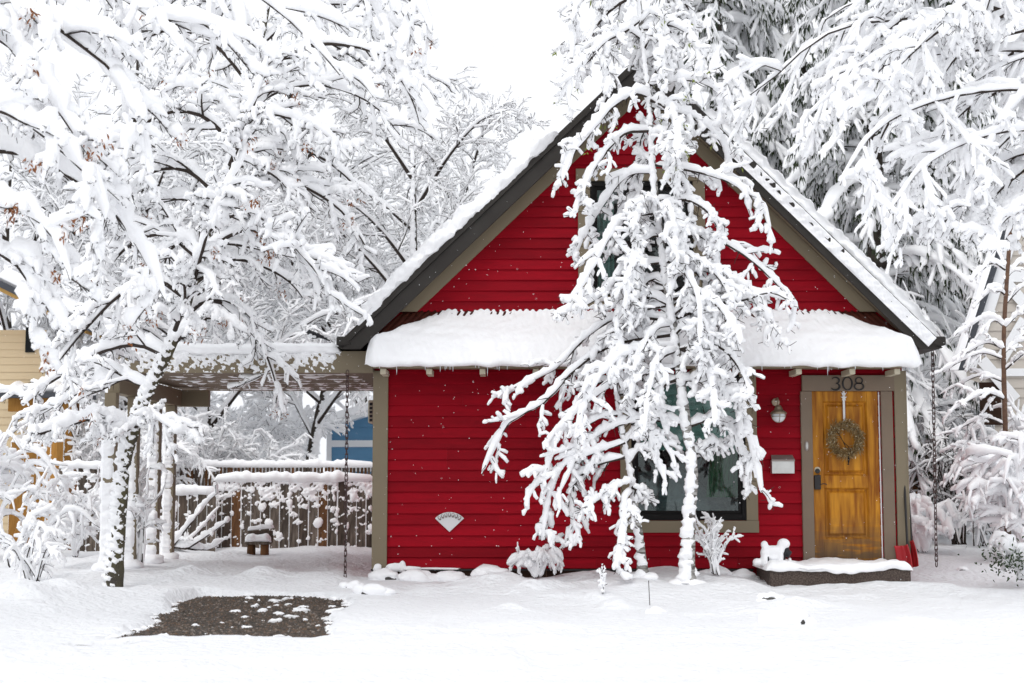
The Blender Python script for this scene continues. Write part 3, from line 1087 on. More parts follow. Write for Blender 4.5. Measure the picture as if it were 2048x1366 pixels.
# ---- front door with its casing
dm = (DR[0] + DR[1]) / 2
casing = box('door_casing', at(1602, 950, 0).x, DR[0] - 0.001, -0.06, 0, zf(1126), zf(783), TANW, house, 0.004)
box('door_casing', at(1763, 950, 0).x, at(1786, 950, 0).x, -0.06, 0, zf(1126), zf(783), TANW, house, 0.004)
head = box('door_head_casing', at(1602, 770, 0).x, at(1786, 770, 0).x, -0.062, 0, zf(782.5), zf(751), TANW, house, 0.004)
box('weather_strip', DR[1] + 0.003, DR[1] + 0.017, -0.036, 0.05, zf(1122), zf(784), WHITEP, house, 0.003)
box('threshold', DR[0] - 0.06, DR[1] + 0.1, -0.10, 0.05, zf(1131), zf(1126) - 0.002, TANW, house, 0.004)
door = box('front_door', DR[0] + 0.001, DR[0] + 0.135, -0.02, 0.03, DR[2] + 0.01, DR[3] - 0.004, PINE, house, 0.003)
sw = 0.130
x0, x1 = DR[0] + 0.1355, DR[1] - 0.1335
box('stile', x1 + 0.0005, DR[1] - 0.001, -0.02, 0.03, DR[2] + 0.01, DR[3] - 0.004, PINE, door, 0.003)
zt = [DR[2] + 0.01, zf(1077), zf(976) , zf(951), zf(803), DR[3] - 0.004]
for a, b in ((0, 1), (2, 3), (4, 5)):
    box('door_rail', x0, x1, -0.0195, 0.03, zt[a], zt[b], PINE, door, 0.003)
box('kick_plate', x0 - 0.012, x1 + 0.012, -0.0245, -0.0197, zf(1119), zf(1081), PINE, door, 0.001)
for a, b in ((1, 2), (3, 4)):
    za, zb = zt[a] + 0.0005, zt[b] - 0.0005
    # raised field with sloping shoulders
    bm = bmesh.new()
    o_ = [(x0, za), (x1, za), (x1, zb), (x0, zb)]
    rings = [(0.0, -0.018), (0.010, -0.004), (0.018, 0.016), (0.034, 0.018), (0.062, -0.010)]
    prev = None
    for ins, y in rings:
        r_ = [bm.verts.new((p[0] + (ins if i in (0, 3) else -ins), y, p[1] + (ins if i < 2 else -ins))) for i, p in enumerate(o_)]
        if prev:
            for i in range(4): bm.faces.new((prev[i], prev[(i + 1) % 4], r_[(i + 1) % 4], r_[i]))
        prev = r_
    bm.faces.new(prev)
    bmesh.ops.recalc_face_normals(bm, faces=bm.faces[:])
    bm_obj('door_panel', bm, PINE, door)
# lock set
c = at(1634, 942, 0)
bm = bmesh.new()
bmesh.ops.create_cone(bm, cap_ends=True, segments=20, radius1=0.030, radius2=0.026, depth=0.03, matrix=Matrix.Translation((c.x, -0.036, c.z)) @ Matrix.Rotation(math.radians(90), 4, 'X'))
bm_obj('deadbolt', bm, BLACKM, door)
bm = bmesh.new()
bmesh.ops.create_cone(bm, cap_ends=True, segments=20, radius1=0.037, radius2=0.037, depth=0.006, matrix=Matrix.Translation((c.x, -0.0235, c.z + 0.012)) @ Matrix.Rotation(math.radians(90), 4, 'X'))
bm_obj('rose_plate', bm, CREAM, door)
box('keypad_lock', at(1627, 965, 0).x, at(1640, 965, 0).x, -0.055, -0.0205, zf(979), zf(950), BLACKM, door, 0.006)
acc = Acc()
p0 = at(1639, 970, -0.05)
tube(acc, spline([p0, p0 + Vector((0.04, -0.015, 0.015)), p0 + Vector((0.07, -0.01, 0.012)), p0 + Vector((0.085, 0, 0.004))], 8)[None], np.full((1, 8), 0.006), np.full((1, 8), 0.006), 6)
acc.build('door_lever', BLACKM, door)


# ---- house numerals 308, drawn with a swelling stroke like the originals
def stroke(name, path, widths, m, parent, y0=-0.074, y1=-0.0625):
    P = spline([(p[0], 0, p[1]) for p in path], 48)
    W = np.interp(np.linspace(0, 1, 48), np.linspace(0, 1, len(widths)), widths)
    T = norm(np.gradient(P, axis=0))
    Nn = np.stack([-T[:, 2], 0 * T[:, 0], T[:, 0]], 1)
    A, B_ = P + Nn * W[:, None], P - Nn * W[:, None]
    V = []
    for yy in (y0, y1):
        for q in (A, B_):
            q2 = q.copy(); q2[:, 1] = yy; V.append(q2)
    V = np.concatenate(V)
    n = 48
    i = np.arange(n - 1)
    F = [np.stack([i, i + 1, n + i + 1, n + i], 1), np.stack([2 * n + i, 3 * n + i, 3 * n + i + 1, 2 * n + i + 1], 1),
         np.stack([i, 2 * n + i, 2 * n + i + 1, i + 1], 1), np.stack([n + i, n + i + 1, 3 * n + i + 1, 3 * n + i], 1)]
    return V, F


def numeral(strokes):
    acc = Acc()
    for p, w in strokes:
        V, F = stroke('', p, w, None, None)
        acc.add(V, F)
    return acc.build('numeral', BLACKM, head, smooth=False)


def ell(cx, cz, rx, rz, a0, a1, n=14):
    return [(cx + rx * math.cos(math.radians(a0 + (a1 - a0) * i / (n - 1))), cz + rz * math.sin(math.radians(a0 + (a1 - a0) * i / (n - 1)))) for i in range(n)]


nz = zf(768)
cx = [at(px, 767, -0.07).x for px in (1672, 1695, 1718)]
h = 0.075
numeral([(ell(cx[0] - 0.006, nz + h * 0.48, 0.044, h * 0.50, 150, -75), [0.004, 0.005, 0.008, 0.010, 0.008, 0.004]),
         (ell(cx[0] - 0.010, nz - h * 0.47, 0.054, h * 0.53, 80, -150), [0.004, 0.007, 0.011, 0.011, 0.008, 0.004])])
numeral([(ell(cx[1], nz, 0.056, h, 90, -270, 24), [0.005, 0.008, 0.010, 0.008, 0.005, 0.008, 0.010, 0.008, 0.005])])
numeral([(ell(cx[2], nz + h * 0.49, 0.041, h * 0.49, 90, -270, 20), [0.005, 0.007, 0.006, 0.008, 0.005]),
         (ell(cx[2], nz - h * 0.46, 0.054, h * 0.54, 90, -270, 20), [0.006, 0.008, 0.006, 0.009, 0.006])])

# wall unit on the hidden side wall, peeping round the corner
acu = box('air_conditioner', at(736, 830, 1.2).x, HX0 - 0.001, 1.2, 2.0, at(740, 846, 1.2).z, at(740, 800, 1.2).z, CREAM, None, 0.01)
props(acu, 'pale boxed cooling unit on the side wall of the red house', 'air conditioner')
for i in range(5):
    zz = at(740, 843 - i * 8, 1.2).z
    box('vent_slot', at(739, 830, 1.2).x, at(745, 830, 1.2).x, 1.190, 1.1995, zz, zz + 0.035, BLACKM, acu, 0)

# ================================================================== things on and by the front wall
# ---- wall lamp
lc = at(1557, 830, -0.20)
lamp = empty('wall_lamp', (lc.x, 0, lc.z), 'round caged brass bulkhead lamp on the red wall above the mailbox', 'lamp')
bm = bmesh.new()
bmesh.ops.create_uvsphere(bm, u_segments=20, v_segments=12, radius=0.078, matrix=Matrix.Translation(lc + Vector((0, 0, -0.01))) @ Matrix.Diagonal((1, 1, 1.0, 1)))
bm_obj('globe', bm, MILK, lamp, True)


def lathe(name, prof, c, m, parent, seg=24):
    bm = bmesh.new()
    vs = []
    for r_, z_ in prof:
        vs.append([bm.verts.new((c[0] + r_ * math.cos(2 * math.pi * i / seg), c[1] + r_ * math.sin(2 * math.pi * i / seg), c[2] + z_)) for i in range(seg)])
    for a, b in zip(vs, vs[1:]):
        for i in range(seg): bm.faces.new((a[i], a[(i + 1) % seg], b[(i + 1) % seg], b[i]))
    bm.faces.new(vs[0][::-1]); bm.faces.new(vs[-1])
    bmesh.ops.recalc_face_normals(bm, faces=bm.faces[:])
    return bm_obj(name, bm, m, parent, True)


lathe('hood', [(0.098, 0.012), (0.100, 0.020), (0.078, 0.045), (0.055, 0.058), (0.046, 0.085), (0.030, 0.112), (0.012, 0.122)], lc, BRASS, lamp)
acc = Acc()
a_ = np.linspace(0, 2 * np.pi, 28)
for rot in (0, math.pi / 2):
    ring = np.stack([lc.x + 0.086 * np.cos(a_ / 2 + math.pi) * math.cos(rot), lc.y - 0.0 + 0.086 * np.cos(a_ / 2 + math.pi) * math.sin(rot), lc.z + 0.012 - 0.100 * np.sin(a_ / 2)], 1)
    tube(acc, ring[None], np.full((1, 28), 0.004), np.full((1, 28), 0.004), 6)
ring = np.stack([lc.x + 0.082 * np.cos(a_), lc.y + 0.082 * np.sin(a_), lc.z + 0 * a_ - 0.018], 1)
tube(acc, ring[None], np.full((1, 28), 0.004), np.full((1, 28), 0.004), 6)
acc.build('cage', BRASS, lamp)
acc = Acc()
arm = spline([lc + Vector((0, 0, 0.11)), lc + Vector((0.0, 0.02, 0.19)), lc + Vector((0, 0.10, 0.20)), Vector((lc.x, -0.03, lc.z + 0.17))], 12)
tube(acc, arm[None], np.full((1, 12), 0.011), np.full((1, 12), 0.011), 8)
acc.build('arm', BRASS, lamp)
bm = bmesh.new()
bmesh.ops.create_cone(bm, cap_ends=True, segments=20, radius1=0.05, radius2=0.045, depth=0.025, matrix=Matrix.Translation((lc.x, -0.036, lc.z + 0.16)) @ Matrix.Rotation(math.radians(90), 4, 'X'))
bm_obj('back_plate', bm, BRASS, lamp)

# ---- mailbox
mx0, mx1, mz0, mz1 = at(1544, 930, -0.12).x, at(1589, 930, -0.12).x, at(1500, 947, -0.12).z, at(1500, 920, -0.12).z
mb = empty('mailbox', ((mx0 + mx1) / 2, -0.03, mz0), 'brushed steel wall mailbox with sloping lid beside the door', 'mailbox')
box('body', mx0, mx1, -0.12, -0.028, mz0, mz1, STEEL, mb, 0.003)
bm = bmesh.new()
q = [(mx0 - 0.004, -0.128, mz1 - 0.002), (mx1 + 0.004, -0.128, mz1 - 0.002), (mx1 - 0.006, -0.035, mz1 + 0.055), (mx0 + 0.006, -0.035, mz1 + 0.055)]
t_ = [bm.verts.new(p) for p in q]
u_ = [bm.verts.new((p[0], p[1], p[2] + 0.006)) for p in q]
l_ = [bm.verts.new((p[0], p[1] - 0.004, p[2] - 0.014)) for p in q[:2]]
bm.faces.new(u_); bm.faces.new(t_[::-1])
for i in range(4): bm.faces.new((t_[i], t_[(i + 1) % 4], u_[(i + 1) % 4], u_[i]))
bm.faces.new((l_[0], l_[1], t_[1], t_[0]))
bmesh.ops.recalc_face_normals(bm, faces=bm.faces[:])
bm_obj('lid', bm, STEELD, mb)

# ---- doorbell on the casing
db = at(1613.5, 892, -0.06)
bell = empty('doorbell', (db.x, -0.06, db.z), 'oval pewter doorbell plate on the taupe door casing', 'doorbell')
bm = bmesh.new()
bmesh.ops.create_uvsphere(bm, u_segments=20, v_segments=10, radius=1, matrix=Matrix.Translation((db.x, -0.061, db.z)) @ Matrix.Diagonal((0.028, 0.012, 0.060, 1)))
bm_obj('plate', bm, STEELD, bell, True)
bm = bmesh.new()
bmesh.ops.create_uvsphere(bm, u_segments=16, v_segments=8, radius=1, matrix=Matrix.Translation((db.x, -0.070, db.z + 0.004)) @ Matrix.Diagonal((0.014, 0.010, 0.044, 1)))
bm_obj('button', bm, STEEL, bell, True)

# ---- fan shaped wall ornament
fc = at(899, 1064, -0.03)
fan = empty('fan_ornament', (fc.x, -0.03, fc.z), 'white fan shaped metal wall vent low on the red siding', 'wall vent')
R0 = 0.235
pts = [(fc.x, fc.z)] + [(fc.x + R0 * math.sin(math.radians(t)), fc.z + R0 * math.cos(math.radians(t))) for t in np.linspace(-47, 47, 18)]
prism('backplate', pts, -0.044, -0.0265, WHITEP, fan, 0.003)
for t in np.linspace(-36, 36, 7):
    r_ = R0 * 0.86
    p = Vector((fc.x + r_ * math.sin(math.radians(t)), -0.050, fc.z + r_ * math.cos(math.radians(t))))
    bm = bmesh.new()
    bmesh.ops.create_uvsphere(bm, u_segments=12, v_segments=8, radius=1, matrix=Matrix.Translation(p) @ Matrix.Rotation(math.radians(t), 4, 'Y') @ Matrix.Diagonal((0.016, 0.016, 0.028, 1)))
    bm_obj('petal', bm, STEELD, fan, True)
    bm = bmesh.new()
    p2 = p + Vector((0, -0.010, 0.006))
    bmesh.ops.create_uvsphere(bm, u_segments=10, v_segments=6, radius=1, matrix=Matrix.Translation(p2) @ Matrix.Rotation(math.radians(t), 4, 'Y') @ Matrix.Diagonal((0.010, 0.012, 0.019, 1)))
    bm_obj('petal_face', bm, WHITEP, fan, True)

# ---- wreath hanger and wreath
wc = at(1690.5, 879, -0.055)
hang = empty('wreath_hanger', (wc.x, -0.03, DR[3]), 'white metal door hanger with star and antlers holding the wreath', 'hanger')
box('strap', wc.x - 0.013, wc.x + 0.013, -0.027, -0.0235, wc.z + 0.16, DR[3] - 0.003, WHITEP, hang, 0.001)
st = [(0.040 * (1 if i % 2 == 0 else 0.42) * math.sin(i * math.pi / 5), 0.040 * (1 if i % 2 == 0 else 0.42) * math.cos(i * math.pi / 5)) for i in range(10)]
zs = zf(796)
prism('star', [(wc.x + a, zs + b) for a, b in st], -0.036, -0.0285, WHITEP, hang)
for sg in (-1, 1):
    prism('antler', [(wc.x + sg * 0.008, zs + 0.015), (wc.x + sg * 0.038, zs + 0.075), (wc.x + sg * 0.022, zs + 0.055), (wc.x + sg * 0.004, zs + 0.062)], -0.034, -0.0285, WHITEP, hang)
wreath = empty('wreath', (wc.x, -0.05, wc.z), 'straw gold and olive wreath with black ribbon on the pine door', 'wreath')
RW = 0.172
acc = Acc()
a_ = np.linspace(0, 2 * np.pi, 49)
ring = np.stack([wc.x + RW * np.cos(a_), 0 * a_ - 0.055, wc.z + RW * np.sin(a_)], 1)
tube(acc, ring[None], np.full((1, 49), 0.020), np.full((1, 49), 0.020), 8, disp=0.3)
acc.build('ring', GOLDN, wreath)


def blades(acc, pos, dirs, L, w, bend=0.3, rng=RNG):
    """thin two-segment leaf blades"""
    n = len(pos)
    sd = norm(np.cross(dirs, rng.normal(size=(n, 3))))
    p1 = pos + dirs * (L * 0.5)[:, None]
    p2 = pos + dirs * L[:, None] + sd * 0
    p2[:, 2] -= L * bend
    V = np.stack([pos - sd * w[:, None] * 0.4, pos + sd * w[:, None] * 0.4, p1 + sd * w[:, None], p1 - sd * w[:, None], p2], 1)
    b = (np.arange(n) * 5)[:, None]
    acc.add(V, [np.concatenate([b + 0, b + 1, b + 2, b + 3], 1), np.concatenate([b + 3, b + 2, b + 4], 1)])


def wreath_fluff(n, L0, L1, w, name, m):
    acc = Acc()
    t = RNG.uniform(0, 2 * np.pi, n)
    rr = RW + RNG.normal(size=n) * 0.024
    pos = np.stack([wc.x + rr * np.cos(t), -0.062 + RNG.normal(size=n) * 0.012, wc.z + rr * np.sin(t)], 1)
    tang = np.stack([-np.sin(t), 0 * t, np.cos(t)], 1)
    rad = np.stack([np.cos(t), 0 * t, np.sin(t)], 1)
    d = norm(-tang * RNG.uniform(0.3, 1, (n, 1)) + rad * RNG.normal(size=(n, 1)) * 0.8 + np.stack([0 * t, -np.abs(RNG.normal(size=n)) * 0.7, 0 * t], 1))
    blades(acc, pos, d, RNG.uniform(L0, L1, n), np.full(n, w), 0.1)
    return acc.build(name, m, wreath, smooth=False)


wreath_fluff(1900, 0.03, 0.085, 0.0048, 'straw_leaves', GOLDN)
wreath_fluff(480, 0.018, 0.042, 0.0075, 'gilt_leaves', GLITTER)
acc = Acc()
for pts in ([(-0.115, 0.11), (-0.075, 0.05), (-0.03, -0.03), (0.0, -0.10)], [(-0.03, -0.03), (0.03, -0.09), (0.055, -0.13)], [(0.025, -0.17), (0.028, -0.24), (0.022, -0.30)]):
    P = spline([(wc.x + a, -0.085, wc.z + b) for a, b in pts], 14)[None]
    tube(acc, P, np.full((1, 14), 0.011), np.full((1, 14), 0.004), 6)
acc.build('ribbon', RIBBON, wreath)

# ---- stoop
s0, s1 = at(1540, 1145, -0.95).x, at(1822, 1145, -0.95).x
stoop = empty('door_step', ((s0 + s1) / 2, -0.5, 0), 'dark aggregate concrete step under the front door, topped with snow', 'step')
zt_ = at(1680, 1139, -0.95).z
box('slab', s0, s1, -0.95, -0.066, -0.15, zt_, CONC, stoop, 0.012)


def step_snow(u, v):
    prof = [(0, 0.02, -0.012), (0.12, -0.035, -0.018), (0.24, -0.045, 0.030), (0.36, -0.01, 0.072), (0.5, 0.06, 0.085), (1, 0.87, 0.075)]
    pv = [p[0] for p in prof]
    yy = np.interp(v, pv, [p[1] for p in prof]); zz = np.interp(v, pv, [p[2] for p in prof])
    x = s0 - 0.05 + u * (s1 - s0 + 0.07)
    P = np.stack([x, yy - 0.95, zz + zt_], -1)
    dip = 0.035 * np.exp(-((u - 0.30) / 0.09) ** 2)
    nn = 0.012 * snoise(P, 0.05, 81, 3) + 0.014 * snoise(P, 0.25, 82, 2)
    e = np.clip(np.minimum(u, 1 - u) * 22, 0, 1) ** 0.5
    P[..., 2] = zt_ - 0.01 + (zz + 0.01 + nn - dip * (zz > 0.02)) * e
    P[..., 1] += nn * 0.7
    return P


sheet('step_snow', step_snow, 150, 26, SNOW, stoop, 'stuff')
acc = Acc()
snow_lump(acc, at(1735, 1126, -0.15) + Vector((0, 0, -0.01)), 0.17, 0.06, 0.035, 3)
acc.build('snow_drift', SNOW, stoop, 'stuff')

# ---- dog figurine under snow
dc = at(1552, 1124, -0.75)
dog = empty('dog_statue', (dc.x, dc.y, zt_ + 0.06), 'small black dog statue heaped with snow on the door step', 'statue')
g = lambda dx, dz, rx, ry, rz, dy=0: (dc.x + dx, dc.y + dy, zt_ + 0.05 + dz, rx, ry, rz)
blob('body', [g(-0.03, 0.12, 0.12, 0.055, 0.045), g(0.105, 0.165, 0.048, 0.05, 0.06), g(0.13, 0.12, 0.035, 0.04, 0.05, -0.02), g(0.075, 0.05, 0.026, 0.03, 0.07, -0.04), g(0.075, 0.05, 0.026, 0.03, 0.07, 0.04),
              g(-0.11, 0.05, 0.028, 0.03, 0.07, -0.04), g(-0.11, 0.05, 0.028, 0.03, 0.07, 0.04), g(-0.125, 0.17, 0.02, 0.02, 0.06), g(0.15, 0.13, 0.03, 0.03, 0.02, -0.02), g(0.07, 0.2, 0.02, 0.02, 0.03)], BLACKF, dog, 0.009, 2)
blob('snow', [g(-0.03, 0.15, 0.125, 0.078, 0.058), g(-0.03, 0.085, 0.10, 0.065, 0.045), g(0.09, 0.225, 0.072, 0.075, 0.062), g(0.055, 0.17, 0.05, 0.075, 0.065), g(0.045, 0.08, 0.034, 0.07, 0.10, -0.03), g(-0.128, 0.215, 0.042, 0.042, 0.046), g(-0.12, 0.12, 0.055, 0.075, 0.08), g(-0.135, 0.05, 0.042, 0.07, 0.08, -0.02),
              g(-0.11, 0.18, 0.034, 0.04, 0.05), g(0.155, 0.03, 0.024, 0.03, 0.045), g(-0.21, 0.02, 0.055, 0.06, 0.045)], SNOW, dog, 0.011, 3, 'stuff')

# ---- snow shovels leaning at the corner
for i, (bx, bz, hx, tilt, lab) in enumerate(((1817, 1143, 1806, 10, 'red scoop snow shovel with dark handle leaning at the house corner, its blade snow dusted'),
                                            (1827, 1134, 1811, 16, 'brighter red snow shovel tucked behind the snow dusted one at the corner'))):
    b = at(bx, bz, -0.20 + i * 0.13)
    t = at(hx, 905, 0.02 + i * 0.12)
    sh = empty('snow_shovel', b, lab, 'shovel', 'red snow shovels at the corner')
    zax = (t - b).normalized()
    xax = Vector((0.45, -0.88, 0)).normalized() if i == 0 else Vector((0.55, -0.83, 0)).normalized()
    xax = (xax - zax * xax.dot(zax)).normalized()
    yax = zax.cross(xax)
    hw, hl = 0.125, 0.30

    def blade(u, v, b=b, xax=xax, yax=yax, zax=zax, hw=hw, hl=hl):
        x = (u * 2 - 1) * hw * (0.82 + 0.18 * (1 - v))
        zz = v * hl
        cv = 0.07 * (u * 2 - 1) ** 2 + 0.07 * (v) ** 2 - 0.03 * v + 0.006 * np.sin(u * 25)
        X = np.array(tuple(xax)); Y = np.array(tuple(yax)); Zz = np.array(tuple(zax))
        return np.array(tuple(b)) + x[..., None] * X + zz[..., None] * Zz - cv[..., None] * Y
    bl = sheet('blade', blade, 22, 14, SHOVEL, sh)
    so = bl.modifiers.new('thick', 'SOLIDIFY'); so.thickness = 0.008
    acc = Acc()
    hp = spline([b + zax * 0.22, b + zax * 0.5, t], 10)[None]
    tube(acc, hp, np.full((1, 10), 0.014), np.full((1, 10), 0.014), 8)
    acc.build('handle', BLACKM, sh)


# ---- rain chains
def rain_chain(top, bot, label):
    L = (top - bot).length
    n = int(L / 0.062)
    root = empty('rain_chain', bot, label, 'chain', 'rain chains hanging from the roof corners')
    a_ = np.linspace(0, 2 * np.pi, 17)
    link_path = np.stack([0.017 * np.cos(a_) , 0 * a_, 0.042 * np.sign(np.sin(a_)) * np.abs(np.sin(a_)) ** 0.6], 1)
    acc = Acc()
    tube(acc, link_path[None], np.full((1, 17), 0.0062), np.full((1, 17), 0.0062), 5)
    proto = acc.build('chain_link', CHAINM, root)
    d = (top - bot) / n
    for i in range(n):
        o = proto if i == 0 else proto.copy()
        if i: COL.objects.link(o)
        p = bot + d * (i + 0.5)
        o.parent = root
        o.matrix_parent_inverse = Matrix.Identity(4)
        o.location = p - bot
        o.rotation_euler = (random.uniform(-0.08, 0.08), random.uniform(-0.06, 0.06), math.radians(35 + (90 if i % 2 else 0)) + random.uniform(-0.3, 0.3))
    return root


rain_chain(at(695, 742, -0.2), at(690, 1178, -0.6), 'rusty rain chain hanging beside the taupe carport beam')
rain_chain(at(1865, 700, -0.2), at(1873, 1132, 0.1), 'snow crusted rain chain hanging beyond the front door')
# ================================================================== carport
CX0, CX1 = at(212, 720, -0.15).x, at(746, 720, -0.15).x
CZ0, CZ1 = at(500, 746, -0.15).z, at(500, 702, -0.15).z
carport = empty('carport', ((CX0 + CX1) / 2, 2, 0), 'taupe flat roofed carport on posts beside the red house', 'carport')
box('fascia', CX0, CX1, -0.15, -0.105, CZ0, CZ1, TAN, carport, 0.004)
box('roof_deck', CX0, CX1, -0.104, 4.0, CZ0 + 0.06, CZ1 - 0.01, TAN, carport, 0)
sheet('ribbed_ceiling', lambda u, v: np.stack([CX0 + u * (CX1 - CX0), -0.10 + v * 4.05, CZ0 + 0.035 + 0.018 * np.abs(np.sin(v * np.pi * 24))], -1), 4, 240, TANW, carport)
plaster('fascia_snow', (CX0, -0.151, CZ0), (at(690, 720, -.15).x - CX0, 0, 0), (0, 0, CZ1 - CZ0), (0, -1, 0), 400, 40, 0.022, -0.014, 0.017, SNOW, carport, 101,
        biasfn=lambda a, b: 0.036 * b - 0.035 * np.clip((a - 0.93) * 14, 0, 1))
# snow streaks blown on to the ceiling ribs
for i in range(9):
    yy = 0.15 + i * 0.42
    plaster('ceiling_snow', (CX0 + 0.3, yy, CZ0 + 0.034), (CX1 - CX0 - 0.6, 0, 0), (0, 0.16, 0), (0, 0, -1), 160, 8, 0.02, -0.012, 0.04, SNOW, carport, 110 + i, rim=0.02)


def carport_snow(u, v):
    prof = [(0, -0.02, -0.01), (0.1, -0.045, 0.0), (0.25, -0.04, 0.07), (0.4, 0.03, 0.115), (0.5, 0.12, 0.12), (1, 4.1, 0.13)]
    pv = [p[0] for p in prof]
    yy = np.interp(v, pv, [p[1] for p in prof]); zz = np.interp(v, pv, [p[2] for p in prof])
    x = CX0 - 0.03 + u * (at(682, 700, -.15).x - CX0 + 0.02)
    P = np.stack([x, yy - 0.13, zz + CZ1], -1)
    nn = 0.012 * snoise(P, 0.06, 121, 3) + 0.02 * snoise(P, 0.35, 122, 2)
    e = np.clip(np.minimum(u, 1 - u) * 30, 0, 1) ** 0.5
    P[..., 2] = CZ1 - 0.012 + (zz + 0.012 + nn) * e
    P[..., 1] += nn
    return P


sheet('carport_roof_snow', carport_snow, 220, 30, SNOW, carport, 'stuff')
BX = at(222, 900, -0.1).x
box('side_beam', BX - 0.07, BX + 0.07, -0.06, 3.15, 2.20, CZ0 + 0.0, TAN, carport, 0.006)
box('end_beam', BX - 0.35, BX + 0.45, 3.16, 3.28, 2.2, CZ0 + 0.0, TAN, carport, 0.006)
for i, py_ in enumerate((-0.12, 0.70, 2.0, 2.85)):
    w = 0.068
    xx = BX + (0.05 if i == 1 else 0)
    p = box('post', xx - w, xx + w, py_ - w, py_ + w, -0.1, 2.199, TAN, carport, 0.006)
    plaster('post_snow', (xx - w - 0.012, py_ - w - 0.001, 0.04), (2 * w + 0.012, 0, 0), (0, 0, 2.0), (0, -1, 0), 14, 150, 0.022, 0.020, 0.035, SNOW, p, 130 + i, rim=0.02,
            biasfn=lambda a, b: -0.025 * np.clip((a - 0.72) * 4, 0, 1) - 0.02 * np.clip((b - 0.82) * 6, 0, 1), stretch=np.array([0.5, 0.5, 1.6]))
    plaster('post_snow', (xx - w - 0.001, py_ + w, 0.04), (0, -2 * w, 0), (0, 0, 2.0), (-1, 0, 0), 12, 130, 0.02, 0.026, 0.035, SNOW, p, 140 + i, rim=0.02)
    acc = Acc()
    snow_lump(acc, (xx, py_ - 0.02, gh(xx, py_) + 0.02), 0.17, 0.15, 0.07, i)
    acc.build('drift', SNOW, p, 'stuff')

# ---- magpie on the carport roof
bc = at(628, 694, 0.0)
bird = empty('magpie', (bc.x, 0.0, CZ1 + 0.1), 'black and white magpie perched on the snowy carport roof', 'bird')
bz = CZ1 + 0.20
bb = lambda dx, dz, rx, ry, rz: (bc.x + dx, 0.0, bz + dz, rx, ry, rz)
body = blob('body', [bb(0.0, 0.0, 0.075, 0.042, 0.042), bb(-0.055, 0.038, 0.034, 0.028, 0.03), bb(-0.03, 0.02, 0.05, 0.036, 0.036), bb(0.07, -0.012, 0.05, 0.022, 0.018), bb(0.12, -0.03, 0.05, 0.014, 0.009), bb(-0.088, 0.033, 0.018, 0.006, 0.006)], BLACKF, bird, 0.006, 2)
blob('white_breast', [bb(-0.035, -0.004, 0.040, 0.047, 0.034), bb(0.005, -0.012, 0.04, 0.047, 0.026)], WHITET, body, 0.007, 2)
prism('wing', [(bc.x - 0.03, bz + 0.03), (bc.x + 0.03, bz + 0.035), (bc.x + 0.115, bz - 0.012), (bc.x + 0.05, bz - 0.005)], -0.058, -0.040, BLACKF, bird, 0.003)
prism('tail', [(bc.x + 0.08, bz - 0.005), (bc.x + 0.195, bz - 0.058), (bc.x + 0.185, bz - 0.07), (bc.x + 0.08, bz - 0.03)], -0.012, 0.012, BLACKF, bird, 0.002)


# ================================================================== fences
def ridge_snow(name, a, b, w, h, parent, n=60, lump=0.2, wl=0.5):
    acc = Acc()
    a, b = np.array(tuple(a)), np.array(tuple(b))
    P = (a + (b - a) * np.linspace(0, 1, 12)[:, None])[None]
    snow_on(acc, P, np.full((1, 12), 0.001), w, h, RNG, n=n, S=12, lump=lump, wl=wl, cover=0.8, disp=0.14, tiptaper=1)
    return acc.build(name, SNOW, parent, 'stuff')


